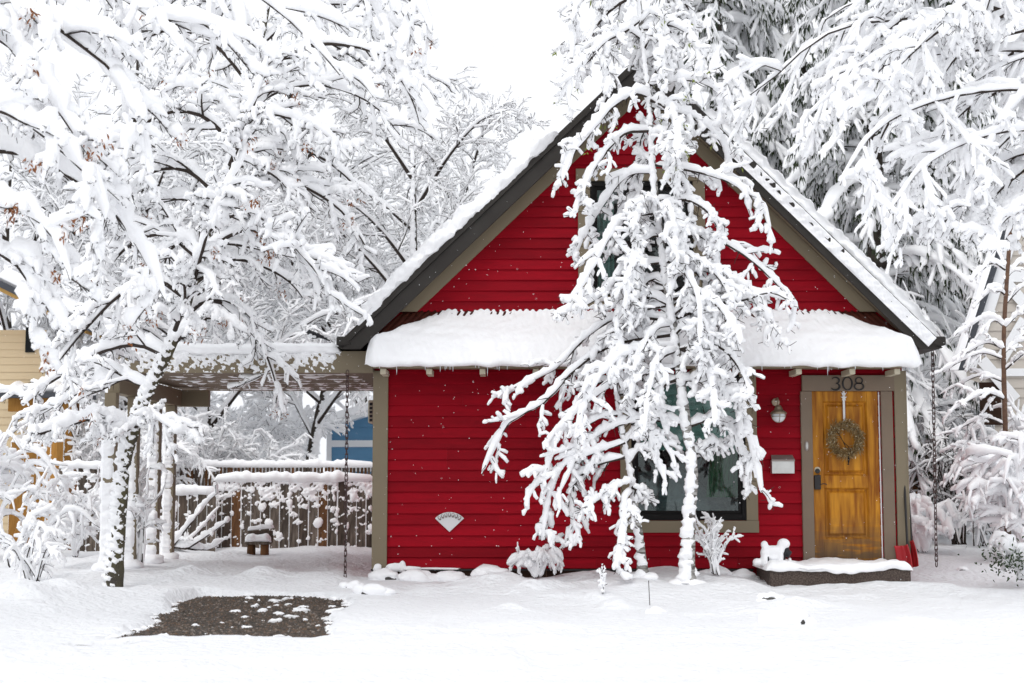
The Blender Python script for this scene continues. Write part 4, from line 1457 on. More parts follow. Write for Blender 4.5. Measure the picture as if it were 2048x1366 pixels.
def fence(name, label, pxa, pxb, ytop, ybot, Y, n, mats, snowh=0.07, gap=0.012, Yb=None, topvar=0.0, pl=None, clumps=0, group=None):
    A, B = at(pxa, ytop, Y), at(pxb, ytop, Yb if Yb is not None else Y)
    zb = gp(pxa, ybot).z - 0.12
    root = empty(name, ((A.x + B.x) / 2, (A.y + B.y) / 2, 0), label, 'fence', group)
    d = (B - A)
    d.z = 0
    L = d.length
    ex = d.normalized()
    rz = math.atan2(ex.y, ex.x)
    bw = L / n
    ztop = A.z
    for i in range(n):
        c = A + ex * (bw * (i + 0.5))
        hh = ztop + random.uniform(-topvar, topvar)
        bm = bmesh.new()
        bm_box(bm, -bw / 2 + gap / 2, bw / 2 - gap / 2, -0.011, 0.011, 0, hh - zb, 0.002)
        me_m = random.choice(mats)
        o = bm_obj('board', bm, me_m, root)
        o.matrix_parent_inverse = Matrix.Identity(4)
        o.location = Vector((c.x, c.y + random.uniform(-0.004, 0.004), zb)) - root.location
        o.rotation_euler = (0, random.uniform(-0.006, 0.006), rz)
    for zz in (ztop - 0.22, zb + 0.45):
        bm = bmesh.new()
        bm_box(bm, -L / 2, L / 2, 0.016, 0.055, 0, 0.085, 0.002)
        o = bm_obj('rail', bm, mats[0], root)
        o.matrix_parent_inverse = Matrix.Identity(4)
        o.location = Vector(((A.x + B.x) / 2, (A.y + B.y) / 2, zz)) - root.location
        o.rotation_euler = (0, 0, rz)
    nrm = (ex.y, -ex.x, 0)
    if snowh:
        A2, B2 = Vector((A.x, A.y, ztop)), Vector((B.x, B.y, ztop))
        ridge_snow('snow_cap', A2, B2, snowh * 0.75, snowh * 0.62, root, n=int(L / 0.06) + 8)
    if pl:
        amp, bias, sc = pl
        plaster('blown_snow', (A.x + nrm[0] * 0.013, A.y + nrm[1] * 0.013, zb + 0.1), (B.x - A.x, B.y - A.y, 0), (0, 0, ztop - zb - 0.1), nrm, int(L / 0.013), int((ztop - zb) / 0.013), amp, bias, sc, SNOW, root,
                150 + int(abs(pxa)) % 40, biasfn=lambda a, b: 0.024 * smooth01((b - 0.45) * 1.8) - 0.012 * smooth01((0.5 - b) * 2), rim=0.03)
    if clumps:
        acc = Acc()
        for i in range(clumps):
            k = random.randint(0, n) if random.random() < 0.55 else random.uniform(0, n)
            p = A + ex * (bw * k + random.gauss(0, 0.014))
            zz = zb + 0.12 + (ztop - zb - 0.15) * random.uniform(0.05, 0.95)
            r = random.choice((0.012, 0.018, 0.026, 0.036, 0.05)) * random.uniform(0.8, 1.2)
            snow_lump(acc, (p.x + nrm[0] * 0.013, p.y + nrm[1] * 0.013, zz), r * random.uniform(0.7, 1.3), r * 0.45, r * random.uniform(0.6, 1.6), i, 2, 0.5)
        acc.build('stuck_snow', SNOW, root, 'stuff')
    return root


mixw = [DARKWOOD, DARKWOOD, GREYWOOD, BROWNWOOD, GREYWOOD, DARKWOOD]
fence('board_fence', 'dark weathered board fence plastered with blown snow behind the carport', 426, 752, 962, 1108, 6.5, 17, mixw, 0.13, 0.016, pl=(0.030, -0.019, 0.026), clumps=110)
fence('low_fence', 'lower grey board fence behind the carport posts under a snow cap', 262, 434, 988, 1112, 6.1, 9, [GREYWOOD, GREYWOOD, DARKWOOD], 0.13, 0.014, pl=(0.022, -0.034, 0.04), clumps=50)
fence('brown_fence', 'brown wooden fence half hidden by snowy shrubs near the carport post', 118, 215, 936, 1118, 5.2, 5, [BROWNWOOD, BROWNWOOD, GREYWOOD], 0.12, 0.01, pl=(0.03, -0.026, 0.04), clumps=30)
fence('cedar_fence', 'golden cedar board fence with lattice height top near the tan house', 22, 128, 884, 1092, 6.6, 8, [ORANGEWOOD], 0.06, 0.006, pl=(0.02, -0.040, 0.06), clumps=10)
fence('picket_fence', 'far dark picket fence under a thick ridge of snow beyond the yard', 352, 756, 934, 1010, 11.0, 56, [DARKWOOD, BROWNWOOD, GREYWOOD], 0.17, 0.02, topvar=0.01)
fr = fence('rail_fence', 'stained brown fence with snowy grey rails beyond the front door', 1800, 1856, 908, 992, 7.0, 5, [BROWNWOOD], 0.0, 0.01)
for py_ in (918, 952):
    a, b = at(1800, py_, 6.93), at(1856, py_, 6.93)
    box('cross_rail', a.x, b.x, 6.88, 6.975, a.z - 0.075, a.z + 0.06, GREYWOOD, fr, 0.005)
    ridge_snow('rail_snow', a + Vector((0, 0, 0.06)), b + Vector((0, 0, 0.06)), 0.065, 0.055, fr, n=20)
a = at(1848, 950, 6.9)
box('fence_post', a.x - 0.05, a.x + 0.05, 6.985, 7.09, -0.1, at(1848, 905, 6.9).z, ORANGEWOOD, fr, 0.004)

# ---- stump bench
sc_ = gp(517, 1117)
bench = empty('stump_bench', (sc_.x, sc_.y, 0), 'little stump legged garden bench under a pillow of snow', 'bench')
for dx in (-0.11, 0.09):
    lathe('stump_leg', [(0.068, -0.1), (0.064, 0.04), (0.060, 0.15)], (sc_.x + dx, sc_.y, gh(sc_.x, sc_.y)), BROWNWOOD, bench, 14)
zb_ = float(gh(sc_.x, sc_.y)) + 0.15
box('seat', sc_.x - 0.19, sc_.x + 0.18, sc_.y - 0.10, sc_.y + 0.10, zb_, zb_ + 0.04, GREYWOOD, bench, 0.01)
box('backrest', sc_.x - 0.18, sc_.x + 0.19, sc_.y + 0.101, sc_.y + 0.13, zb_ + 0.02, zb_ + 0.20, DARKWOOD, bench, 0.006)
acc = Acc()
P = np.array([[[sc_.x - 0.20 + 0.39 * t, sc_.y - 0.02, zb_ + 0.03] for t in np.linspace(0, 1, 8)]])
snow_on(acc, P, np.full((1, 8), 0.001), 0.115, 0.075, RNG, n=20, S=14, lump=0.12, wl=0.4, tiptaper=1, disp=0.2)
P = np.array([[[sc_.x - 0.19 + 0.40 * t, sc_.y + 0.115, zb_ + 0.20 + 0.04 * t] for t in np.linspace(0, 1, 8)]])
snow_on(acc, P, np.full((1, 8), 0.001), 0.045, 0.04, RNG, n=20, S=12, lump=0.12, wl=0.4, tiptaper=1)
acc.build('snow_pillow', SNOW, bench, 'stuff')

# ---- utility pole
up = at(522, 920, 24.0)
pole = empty('utility_pole', (up.x, 24, 0), 'dark utility pole with snow blown up one side beyond the fence', 'pole')
P = np.array([[[up.x, 24, z] for z in np.linspace(-0.5, at(522, 690, 24).z, 30)]])
acc = Acc(); tube(acc, P, np.full((1, 30), 0.12), np.full((1, 30), 0.12), 12); acc.build('shaft', BARK, pole)
acc = Acc(); Q = P - np.array([0.075, 0.05, 0]); tube(acc, Q, np.full((1, 30), 0.10), np.full((1, 30), 0.10), 10, disp=0.4, dscale=0.12); acc.build('blown_snow', SNOWF, pole, 'stuff')
box('cable_box', up.x - 0.30, up.x - 0.22, 23.9, 24.0, -0.2, at(500, 800, 24).z, WHITET, pole, 0.01)


# ================================================================== neighbour houses
def lapped(name, pts_fn, z0, z1, pitch, y, m, parent):
    """lapped siding as one faced wall; pts_fn(z) -> (xa, xb)"""
    bm = bmesh.new()
    z = z0
    while z < z1:
        zb2 = min(z + pitch, z1)
        a, b = pts_fn(z), pts_fn(zb2)
        v = [bm.verts.new((a[0], y - 0.02, z)), bm.verts.new((a[1], y - 0.02, z)), bm.verts.new((b[1], y - 0.002, zb2)), bm.verts.new((b[0], y - 0.002, zb2))]
        w = [bm.verts.new((a[0], y + 0.1, z)), bm.verts.new((a[1], y + 0.1, z))]
        bm.faces.new(v); bm.faces.new((w[0], w[1], v[1], v[0]))
        z = zb2
    return bm_obj(name, bm, m, parent)


# blue house
YB = 26.0
b0, b1 = at(662, 900, YB).x, at(900, 900, YB).x
bh = empty('blue_house', ((b0 + b1) / 2, YB, 0), 'blue sided house with white trim and snowy roof behind the fence', 'house')
zr = lambda x: at(640, 857, YB).z + (x - at(640, 857, YB).x) * 0.30
wall_top = at(700, 838, YB).z
lapped('siding', lambda z: (b0, b1), -0.3, zr(b0) - 0.05, 0.13, YB, BLUE, bh)
zt0 = zr(b0) - 0.05
lapped('gable_siding', lambda z: (min(b1, b0 + max(0, (z - zt0) / 0.30)), b1), zt0, zr(b1) - 0.1, 0.13, YB, BLUE, bh)
box('corner_trim', b0 - 0.13, b0 + 0.02, YB - 0.05, YB + 0.1, -0.3, zr(b0) - 0.08, WHITET, bh, 0)
for py_ in (886, 935):
    zz = at(700, py_, YB).z
    box('belt_trim', b0 + 0.021, b1, YB - 0.06, YB - 0.021, zz - 0.12, zz + 0.08, WHITET, bh, 0)
prism('roof', [(b0 - 0.55, zr(b0 - 0.55) - 0.08), (b1, zr(b1) - 0.08), (b1, zr(b1) + 0.08), (b0 - 0.55, zr(b0 - 0.55) + 0.08)], YB - 0.7, YB + 8, WHITET, bh)
prism('roof_snow', [(b0 - 0.62, zr(b0 - 0.62) + 0.085), (b1, zr(b1) + 0.085), (b1, zr(b1) + 0.30), (b0 - 0.5, zr(b0 - 0.5) + 0.30), (b0 - 0.62, zr(b0 - 0.62) + 0.2)], YB - 0.75, YB + 8, SNOWF, bh)['kind'] = 'stuff'

# tan house
YT = 9.5
t0, t1 = at(-260, 700, YT).x, at(92, 700, YT).x
th = empty('tan_house', ((t0 + t1) / 2, YT, 0), 'tan house with golden soffit and snow laden eaves behind the cedar fence', 'house')
lapped('siding', lambda z: (t0, t1), -0.2, at(90, 660, YT).z, 0.14, YT, YELLOWW, th)
ra, rb = at(30, 578, YT - 1.0), at(172, 648, YT - 1.0)
sl = (ra.z - rb.z) / (rb.x - ra.x)
xl_ = t0 - 0.3
rt = lambda x: rb.z + (rb.x - x) * sl
prism('soffit', [(xl_, rt(xl_) - 0.16), (rb.x, rt(rb.x) - 0.16), (rb.x, rt(rb.x) - 0.10), (xl_, rt(xl_) - 0.10)], YT - 1.0, YT + 0.2, GOLDSOFF, th)
for i in range(7):
    yy = YT - 0.95 + i * 0.16
    prism('soffit_board', [(xl_, rt(xl_) - 0.175), (rb.x - 0.02, rt(rb.x - 0.02) - 0.175), (rb.x - 0.02, rt(rb.x - 0.02) - 0.161), (xl_, rt(xl_) - 0.161)], yy, yy + 0.145, GOLDSOFF, th)
prism('roof', [(xl_, rt(xl_) - 0.099), (rb.x + 0.1, rt(rb.x + 0.1) - 0.099), (rb.x + 0.1, rt(rb.x + 0.1) + 0.02), (xl_, rt(xl_) + 0.02)], YT - 1.06, YT + 6, GREYSH, th)
prism('roof_snow', [(xl_, rt(xl_) + 0.021), (rb.x + 0.05, rt(rb.x + 0.05) + 0.021), (rb.x - 0.02, rt(rb.x) + 0.20), (xl_, rt(xl_) + 0.30)], YT - 0.98, YT + 6, SNOWF, th, 0.05)['kind'] = 'stuff'
q0, q1 = at(18, 812, YT - 0.6), at(146, 812, YT - 0.6)
box('porch_beam', q0.x, q1.x, YT - 0.65, YT - 0.5, q0.z - 0.10, q0.z + 0.14, ORANGEWOOD, th, 0)
box('porch_roof', q0.x - 0.1, q1.x + 0.25, YT - 0.85, YT - 0.03, q0.z + 0.141, q0.z + 0.24, GREYSH, th, 0)
ridge_snow('porch_snow', Vector((q0.x - 0.1, YT - 0.5, q0.z + 0.24)), Vector((q1.x + 0.3, YT - 0.5, q0.z + 0.24)), 0.30, 0.12, th, n=40)
box('porch_post', q1.x - 0.12, q1.x, YT - 0.63, YT - 0.52, 0, q0.z - 0.101, ORANGEWOOD, th, 0)
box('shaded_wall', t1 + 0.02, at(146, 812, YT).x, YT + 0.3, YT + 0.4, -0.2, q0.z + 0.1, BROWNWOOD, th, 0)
wa, wb = at(104, 850, YT + 0.25), at(136, 820, YT + 0.25)
wz = box('window', wa.x, wb.x, YT + 0.26, YT + 0.295, wa.z, wb.z, DARK, th, 0)
for k in range(3):
    xx = wa.x + (wb.x - wa.x) * k / 2
    box('mullion', xx - 0.02, xx + 0.02, YT + 0.235, YT + 0.258, wa.z, wb.z, WHITET, wz, 0)
box('mullion', wa.x + .021, wb.x - .021, YT + 0.236, YT + 0.256, (wa.z + wb.z) / 2 - 0.02, (wa.z + wb.z) / 2 + 0.02, WHITET, wz, 0)
box('dark_window', at(52, 700, YT).x, at(70, 700, YT).x, YT - 0.05, YT - 0.022, at(50, 705, YT).z, at(50, 655, YT).z, DARK, th, 0)

# cream house
YC = 5.3
ch = empty('cream_house', (at(2050, 900, YC).x, YC, 0), 'cream sided house with white braces seen past the snowy saplings', 'house')
A1, A2 = at(1932, 730, YC), at(2002, 510, YC)
xr_ = at(2330, 900, YC).x
xe = lambda z: A1.x + np.clip((z - A1.z) / (A2.z - A1.z), 0, 1.6) * (A2.x - A1.x)
lapped('siding', lambda z: (float(xe(z)) if z > A1.z - 0.3 else A1.x + 0.42, xr_), -0.1, at(2000, 330, YC).z, 0.15, YC, CREAMS, ch)
dv = (A2 - A1)
for nm, w0, w1, yy, m_ in (('rake_trim', -0.02, 0.16, 0.06, WHITET), ('gutter', -0.14, -0.03, 0.12, GREYSH), ('edge_snow', -0.24, -0.141, 0.16, SNOWF)):
    e1, e2 = A1 - dv * 0.05, A2 + dv * 0.45
    prism(nm, [(e1.x + w0, e1.z), (e1.x + w1, e1.z), (e2.x + w1, e2.z), (e2.x + w0, e2.z)], YC - yy, YC - 0.021, m_, ch)
for py_, hgt_ in ((552, 0.2), (745, 0.12)):
    zz = at(2010, py_, YC).z
    box('belt_trim', float(xe(zz)) + 0.2, xr_, YC - 0.055, YC - 0.0215, zz - hgt_ / 2, zz + hgt_ / 2, WHITET, ch, 0)
for pa, pb in (((2010, 565), (2075, 640)), ((1962, 720), (2030, 800)), ((2048, 640), (2000, 720))):
    a, b = at(*pa, YC - 0.03), at(*pb, YC - 0.03)
    n_ = Vector((-(b - a).z, 0, (b - a).x)).normalized() * 0.09
    prism('brace', [(a.x - n_.x, a.z - n_.z), (b.x - n_.x, b.z - n_.z), (b.x + n_.x, b.z + n_.z), (a.x + n_.x, a.z + n_.z)], YC - 0.075 - random.uniform(0, 0.004), YC - 0.06, WHITET, ch)
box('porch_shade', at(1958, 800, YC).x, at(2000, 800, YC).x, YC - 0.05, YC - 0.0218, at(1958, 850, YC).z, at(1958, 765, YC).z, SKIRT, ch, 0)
# ================================================================== trees and shrubs
def px_path(pts, n):
    """pts = (px, py, Y)"""
    return spline([at(*p) for p in pts], n)


def lines(paths, r0, r1, n=14):
    P = np.stack([p if len(p) == n else resamp(p[None], np.linspace(0, 1, n))[0] for p in paths])
    r0 = np.broadcast_to(np.asarray(r0, float), (len(P),))
    R = r0[:, None] * np.linspace(1, r1, n)[None]
    return P, R


def trunk_part(root, path, r0, r1, bark, snow=True, S=14, side=(-0.8, -0.6), amp=0.35, base=0.10, seed=0, name='trunk', flare=0.25, n=70, power=0.7, foot=1.0, sc=0.026, aniso=1.4, rs=22, step=0.018):
    P = path if len(path) == n else resamp(path[None], np.linspace(0, 1, n))[0]
    t = np.linspace(0, 1, n)
    R = r0 + (r1 - r0) * t ** power
    R = R * (1 + flare * np.exp(-t * 25))
    acc = Acc()
    tube(acc, P[None], R[None], R[None], S, disp=0.10, dscale=0.07)
    tr = acc.build(name, bark, root)
    if snow:
        # snow driven on to one side: a skin that stands proud there and sinks under the bark elsewhere
        T, sd, U = frames(P[None])
        S2 = rs
        an = np.linspace(0, 2 * np.pi, S2, endpoint=False)
        m = int(plen(P[None])[0] / step)
        s = np.linspace(0, 1, m)
        C = resamp(P[None], s)[0]; Rr = resamp1(R[None], s)[0]
        sd_, U_ = resamp(sd, s)[0], resamp(U, s)[0]
        dirs = sd_[:, None] * np.cos(an)[None, :, None] + U_[:, None] * np.sin(an)[None, :, None]
        face = dirs @ norm(np.array([side[0], side[1], 0.25]))
        V0 = C[:, None] + dirs * Rr[:, None, None]
        nn = snoise(V0 * np.array([1, 1, aniso]), sc, 160 + seed, 3)
        hgt = Rr[:, None] * (amp * nn * 0.7 + (face - 0.25) * 0.55) + base * Rr[:, None]
        hgt = np.clip(hgt, -0.015, 0.6 * Rr[:, None])
        hgt = hgt + 0.25 * Rr[:, None] * np.exp(-s[:, None] * 60) * foot
        V = C[:, None] + dirs * (Rr[:, None] + hgt)[..., None]
        idx = np.arange(m * S2).reshape(m, S2)
        f = np.stack([idx[:-1], idx[1:], np.roll(idx[1:], -1, 1), np.roll(idx[:-1], -1, 1)], -1).reshape(-1, 4)
        acc = Acc(); acc.add(V, [f])
        acc.build('blown_snow', SNOW, tr, 'stuff')
    return tr


def tufts(root, pos, m, name, rng, n=5, size=0.02):
    """little hanging bunches of seeds or buds"""
    acc = Acc()
    p = np.repeat(pos, n, axis=0) + rng.normal(size=(len(pos) * n, 3)) * size
    d = norm(rng.normal(size=p.shape) * np.array([1, 1, 0.6]) + np.array([0, 0, -0.9]))
    blades(acc, p, d, rng.uniform(0.6, 1.6, len(p)) * size * 1.6, np.full(len(p), size * 0.38), 0.2, rng)
    return acc.build(name, m, root, 'stuff', smooth=False)


def ground_clip(P, lo=0.06):
    z = gh(P[..., 0], P[..., 1]) + lo
    P[..., 2] = np.maximum(P[..., 2], z)
    return P


# ------------------------------------------------------------------ weeping birch in front of the house
def house_clip(P):
    """twigs rest against the wall and porch, they do not pass through"""
    z = P[..., 2]
    y = np.where(z < 2.35, -0.20, np.where(z < 3.3, -0.80, -0.12))
    y = np.where((z > 3.0) & (P[..., 0] > PK.x - 3) & (z > roof_z(P[..., 0]) - 0.5) & (z < roof_z(P[..., 0]) + 0.35), -0.55, y)
    P[..., 1] = np.minimum(P[..., 1], y)
    return ground_clip(P)


YW = -1.45
rng = np.random.default_rng(11)
birch = empty('weeping_birch', at(1375, 1150, YW), 'tall weeping birch bowed under clumped snow before the gable', 'tree')
tp = px_path([(1376, 1165, YW), (1378, 1050, YW), (1385, 950, YW), (1373, 850, YW), (1358, 740, YW), (1345, 640, YW), (1330, 540, YW), (1315, 430, YW), (1305, 330, YW), (1300, 230, YW), (1290, 120, YW), (1280, 20, YW), (1272, -70, YW), (1268, -160, YW)], 70)
trunk_part(birch, tp, 0.074, 0.020, BARKB, seed=1, side=(-0.45, -0.9), base=-0.04, amp=0.70, foot=0.0)
acc = Acc()
b_ = at(1376, 1152, YW); z_ = float(gh(b_.x, b_.y))
for i, (dx, dy, r_) in enumerate(((0.05, -0.04, 0.15), (-0.09, 0.0, 0.14), (0.0, 0.08, 0.15))): snow_lump(acc, (b_.x + dx, b_.y + dy, z_ - 0.01), r_, r_ * 0.9, 0.055, i, 3, 0.25)
acc.build('drift', SNOW, birch, 'stuff')
LB = [
    # long arching limbs: left
    [(1280, 40), (1255, 60), (1208, 86), (1177, 123), (1143, 150), (1137, 212)],
    [(1276, -30), (1220, -25), (1165, 0), (1147, 45), (1145, 118)],
    [(1278, -10), (1235, 10), (1195, 50), (1175, 100), (1165, 125)],
    [(1300, 195), (1270, 188), (1225, 215), (1180, 268), (1143, 315), (1126, 362)],
    [(1302, 262), (1245, 270), (1195, 330), (1165, 385), (1152, 425)],
    [(1308, 345), (1255, 350), (1210, 405), (1170, 470), (1150, 515)],
    [(1315, 425), (1245, 440), (1205, 500), (1165, 570), (1140, 605)],
    [(1325, 525), (1260, 535), (1205, 590), (1150, 620), (1108, 628)],
    [(1340, 610), (1250, 628), (1175, 672), (1115, 735), (1062, 762), (1000, 797)],
    [(1345, 670), (1225, 690), (1145, 745), (1090, 805), (1022, 842), (990, 892), (964, 948)],
    [(1352, 735), (1245, 760), (1175, 805), (1125, 855), (1098, 925), (1085, 985)],
    [(1250, 885), (1190, 905), (1130, 930), (1105, 975), (1093, 1030), (1090, 1080)],
    [(1250, 915), (1195, 930), (1150, 965), (1143, 1020), (1145, 1065), (1130, 1088)],
    [(1262, 960), (1225, 975), (1190, 1000), (1160, 1020)],
    [(1262, 985), (1250, 1000), (1246, 1060), (1240, 1100), (1234, 1146)],
    [(1265, 975), (1285, 985), (1298, 1000)],
    [(1370, 850), (1300, 840), (1240, 850), (1185, 880), (1165, 930)],
    # right
    [(1285, 60), (1340, 50), (1385, 80), (1400, 150)],
    [(1276, -40), (1330, -20), (1372, 10), (1392, 60)],
    [(1298, 170), (1350, 160), (1405, 165), (1445, 195), (1470, 240), (1476, 290)],
    [(1302, 215), (1370, 228), (1422, 262), (1450, 305), (1455, 350)],
    [(1310, 330), (1400, 345), (1470, 370), (1522, 412), (1540, 462)],
    [(1322, 488), (1383, 470), (1442, 484), (1498, 518), (1550, 565), (1596, 618)],
    [(1332, 560), (1400, 540), (1462, 562), (1505, 592), (1540, 650), (1552, 695)],
    [(1345, 640), (1420, 612), (1490, 600), (1540, 585), (1575, 600)],
    [(1358, 728), (1400, 700), (1442, 732), (1470, 785), (1492, 855), (1512, 930), (1522, 985)],
    [(1360, 760), (1405, 765), (1455, 785), (1510, 800)],
    [(1374, 855), (1415, 842), (1455, 850), (1478, 900), (1500, 965)],
    [(1378, 905), (1400, 905), (1425, 885), (1450, 895)],
    # through the middle, hanging
    [(1300, 200), (1330, 215), (1350, 260), (1352, 320)],
    [(1315, 400), (1340, 410), (1362, 460), (1365, 540)], [(1320, 470), (1290, 480), (1262, 540), (1250, 620)],
    [(1330, 520), (1365, 540), (1395, 600), (1400, 690)], [(1335, 580), (1300, 590), (1270, 650), (1262, 740)],
    [(1345, 650), (1310, 660), (1275, 720), (1262, 800)], [(1355, 700), (1320, 720), (1300, 780), (1290, 860)],
    [(1360, 760), (1330, 770), (1305, 820), (1300, 900)], [(1365, 700), (1395, 715), (1420, 770), (1428, 850)],
    [(1345, 640), (1270, 640), (1210, 680), (1180, 740), (1170, 800)], [(1350, 690), (1260, 700), (1200, 750), (1160, 830), (1150, 880)], [(1340, 600), (1400, 590), (1450, 630), (1480, 690)], [(1355, 700), (1430, 690), (1480, 740), (1500, 800)],
    [(1330, 540), (1390, 520), (1440, 560), (1470, 620)], [(1318, 420), (1370, 400), (1420, 430), (1450, 490)],
]
paths = []
for k, L in enumerate(LB):
    dy = rng.uniform(-0.75, 0.30) if k > 28 else rng.uniform(-0.45, 0.35)
    m = len(L)
    paths.append(px_path([(x, y, YW + dy * (i / (m - 1)) ** 0.8) for i, (x, y) in enumerate(L)], 14))
# more short limbs toward and away from the street
for i in range(30):
    t = rng.uniform(0.36, 0.98)
    p0 = tp[int(t * 69)]
    az = rng.uniform(0, 2 * np.pi)
    out = rng.uniform(0.30, 0.62) * (1.15 - 0.45 * t)
    d = np.array([math.cos(az), math.sin(az), 0])
    drop = rng.uniform(0.35, 0.85)
    paths.append(spline([p0, p0 + d * out * 0.5 + [0, 0, 0.10], p0 + d * out - [0, 0, 0.08], p0 + d * out * 1.12 - [0, 0, drop]], 14))
P0, R0 = lines(paths, [0.020] * len(LB) + [0.013] * 30, 0.28)
P0 = house_clip(P0)
P1, R1 = kids(P0, R0, 10, rng, lmax=0.42, t=(0.12, 1.0), ang=(28, 75), lf=(0.16, 0.36), taper=0.5, n=8, droop=0.85, jit=0.42, flat=0.6, rmin=0.005)
P1 = house_clip(P1)
P2, R2 = kids(P1, R1, 5, rng, t=(0.15, 1.0), ang=(30, 80), labs=1.0, lf=(0.06, 0.16), taper=0.25, n=5, droop=0.4, jit=0.4, flat=0.9, rmin=0.0045)
P2 = house_clip(P2)
P3, R3 = kids(P1, R1, 4, rng, t=(0.15, 1.0), ang=(35, 85), labs=1.0, lf=(0.06, 0.14), taper=0.2, n=4, droop=0.1, jit=0.35, flat=1.0, rmin=0.005)
P3 = house_clip(P3)
P4, R4 = kids(P0, R0, 12, rng, t=(0.1, 1.0), ang=(35, 85), labs=1.0, lf=(0.08, 0.20), taper=0.2, n=4, droop=0.1, jit=0.35, flat=1.0, rmin=0.0055)
P4 = house_clip(P4)
acc = Acc()
for P, R, S in ((P0, R0, 6), (P1, R1, 4), (P2[:, ::2], R2[:, ::2], 3), (P3[:, ::3], R3[:, ::3], 3), (P4, R4, 3)): stems(acc, P, R, S)
acc.build('crown', TWIG, birch)
acc = Acc()
snow_on(acc, P0, R0, 0.040, 0.045, rng, n=30, S=8, lump=0.36, wl=0.19, cover=0.85, steep=0.88, disp=0.16, roll=0.5, tiptaper=0.95)
snow_on(acc, P1, R1, 0.030, 0.034, rng, n=5, S=7, lump=0.36, wl=0.15, cover=0.82, steep=0.9, disp=0.16, roll=0.6, tiptaper=0.95)
snow_on(acc, P2, R2, 0.021, 0.024, rng, n=1, S=6, lump=0.25, wl=0.10, cover=0.75, steep=0.9, disp=0.16, roll=0.5, tiptaper=1.0)
acc.build('snow_clumps', SNOW, birch, 'stuff')
top = P1[:, -1][(P1[:, -1, 2] > at(1300, 360, YW).z) & (rng.uniform(size=len(P1)) < 0.30)]
tufts(birch, top, GREENL, 'buds', rng, 5, 0.022)

b2 = empty('slender_birch', at(1285, 1150, YW), 'slender leaning birch stem beside the big window', 'tree')
tp2 = px_path([(1287, 1160, YW + .1), (1280, 1090, YW + .1), (1272, 1030, YW + .1), (1264, 960, YW + .1), (1252, 900, YW + .1), (1242, 850, YW + .1), (1234, 790, YW + .1), (1232, 720, YW), (1240, 650, YW)], 70)
trunk_part(b2, tp2, 0.058, 0.020, BARKB, seed=2, side=(-0.45, -0.9), base=-0.02, amp=0.70, foot=0.0)
acc = Acc()
b_ = at(1286, 1152, YW + 0.1); z_ = float(gh(b_.x, b_.y))
for i, (dx, dy, r_) in enumerate(((0.04, -0.04, 0.12), (-0.08, 0.0, 0.12))): snow_lump(acc, (b_.x + dx, b_.y + dy, z_ - 0.01), r_, r_ * 0.9, 0.05, i + 5, 3, 0.25)
acc.build('drift', SNOW, b2, 'stuff')
ps = []
for L in ([(1258, 930), (1280, 900), (1300, 905), (1320, 940), (1330, 965)], [(1250, 890), (1275, 860), (1310, 870), (1340, 910), (1350, 935)], [(1240, 830), (1200, 835), (1160, 870), (1145, 930), (1120, 985)],
          [(1236, 790), (1270, 790), (1310, 815), (1335, 870)], [(1234, 760), (1190, 770), (1150, 815), (1130, 880)]):
    m = len(L)
    ps.append(px_path([(x, y, YW + 0.1 - 0.25 * i / m) for i, (x, y) in enumerate(L)], 14))
Q0, S0 = lines(ps, 0.014, 0.3)
Q1, S1 = kids(Q0, S0, 6, rng, t=(0.15, 1.0), ang=(25, 70), lf=(0.2, 0.45), taper=0.35, n=7, droop=0.8, jit=0.28, flat=0.5, rmin=0.004)
Q2, S2_ = kids(Q1, S1, 3, rng, t=(0.25, 1.0), ang=(25, 65), labs=1.0, lf=(0.06, 0.14), taper=0.2, n=4, droop=0.3, jit=0.3, flat=0.9, rmin=0.0034)
for q in (Q0, Q1, Q2): house_clip(q)
acc = Acc()
for P, R, S in ((Q0, S0, 6), (Q1, S1, 4), (Q2, S2_, 3)): stems(acc, P, R, S)
acc.build('crown', TWIG, b2)
acc = Acc()
snow_on(acc, Q0, S0, 0.037, 0.042, rng, n=30, S=9, lump=0.36, wl=0.19, cover=0.85, steep=0.88, disp=0.16, roll=0.5, tiptaper=0.95)
snow_on(acc, Q1, S1, 0.029, 0.033, rng, n=8, S=7, lump=0.42, wl=0.13, cover=0.82, steep=0.9, disp=0.2, roll=0.6)
snow_on(acc, Q2, S2_, 0.02, 0.023, rng, n=2, S=6, lump=0.3, wl=0.1, cover=0.75, roll=0.5)
acc.build('snow_clumps', SNOW, b2, 'stuff')


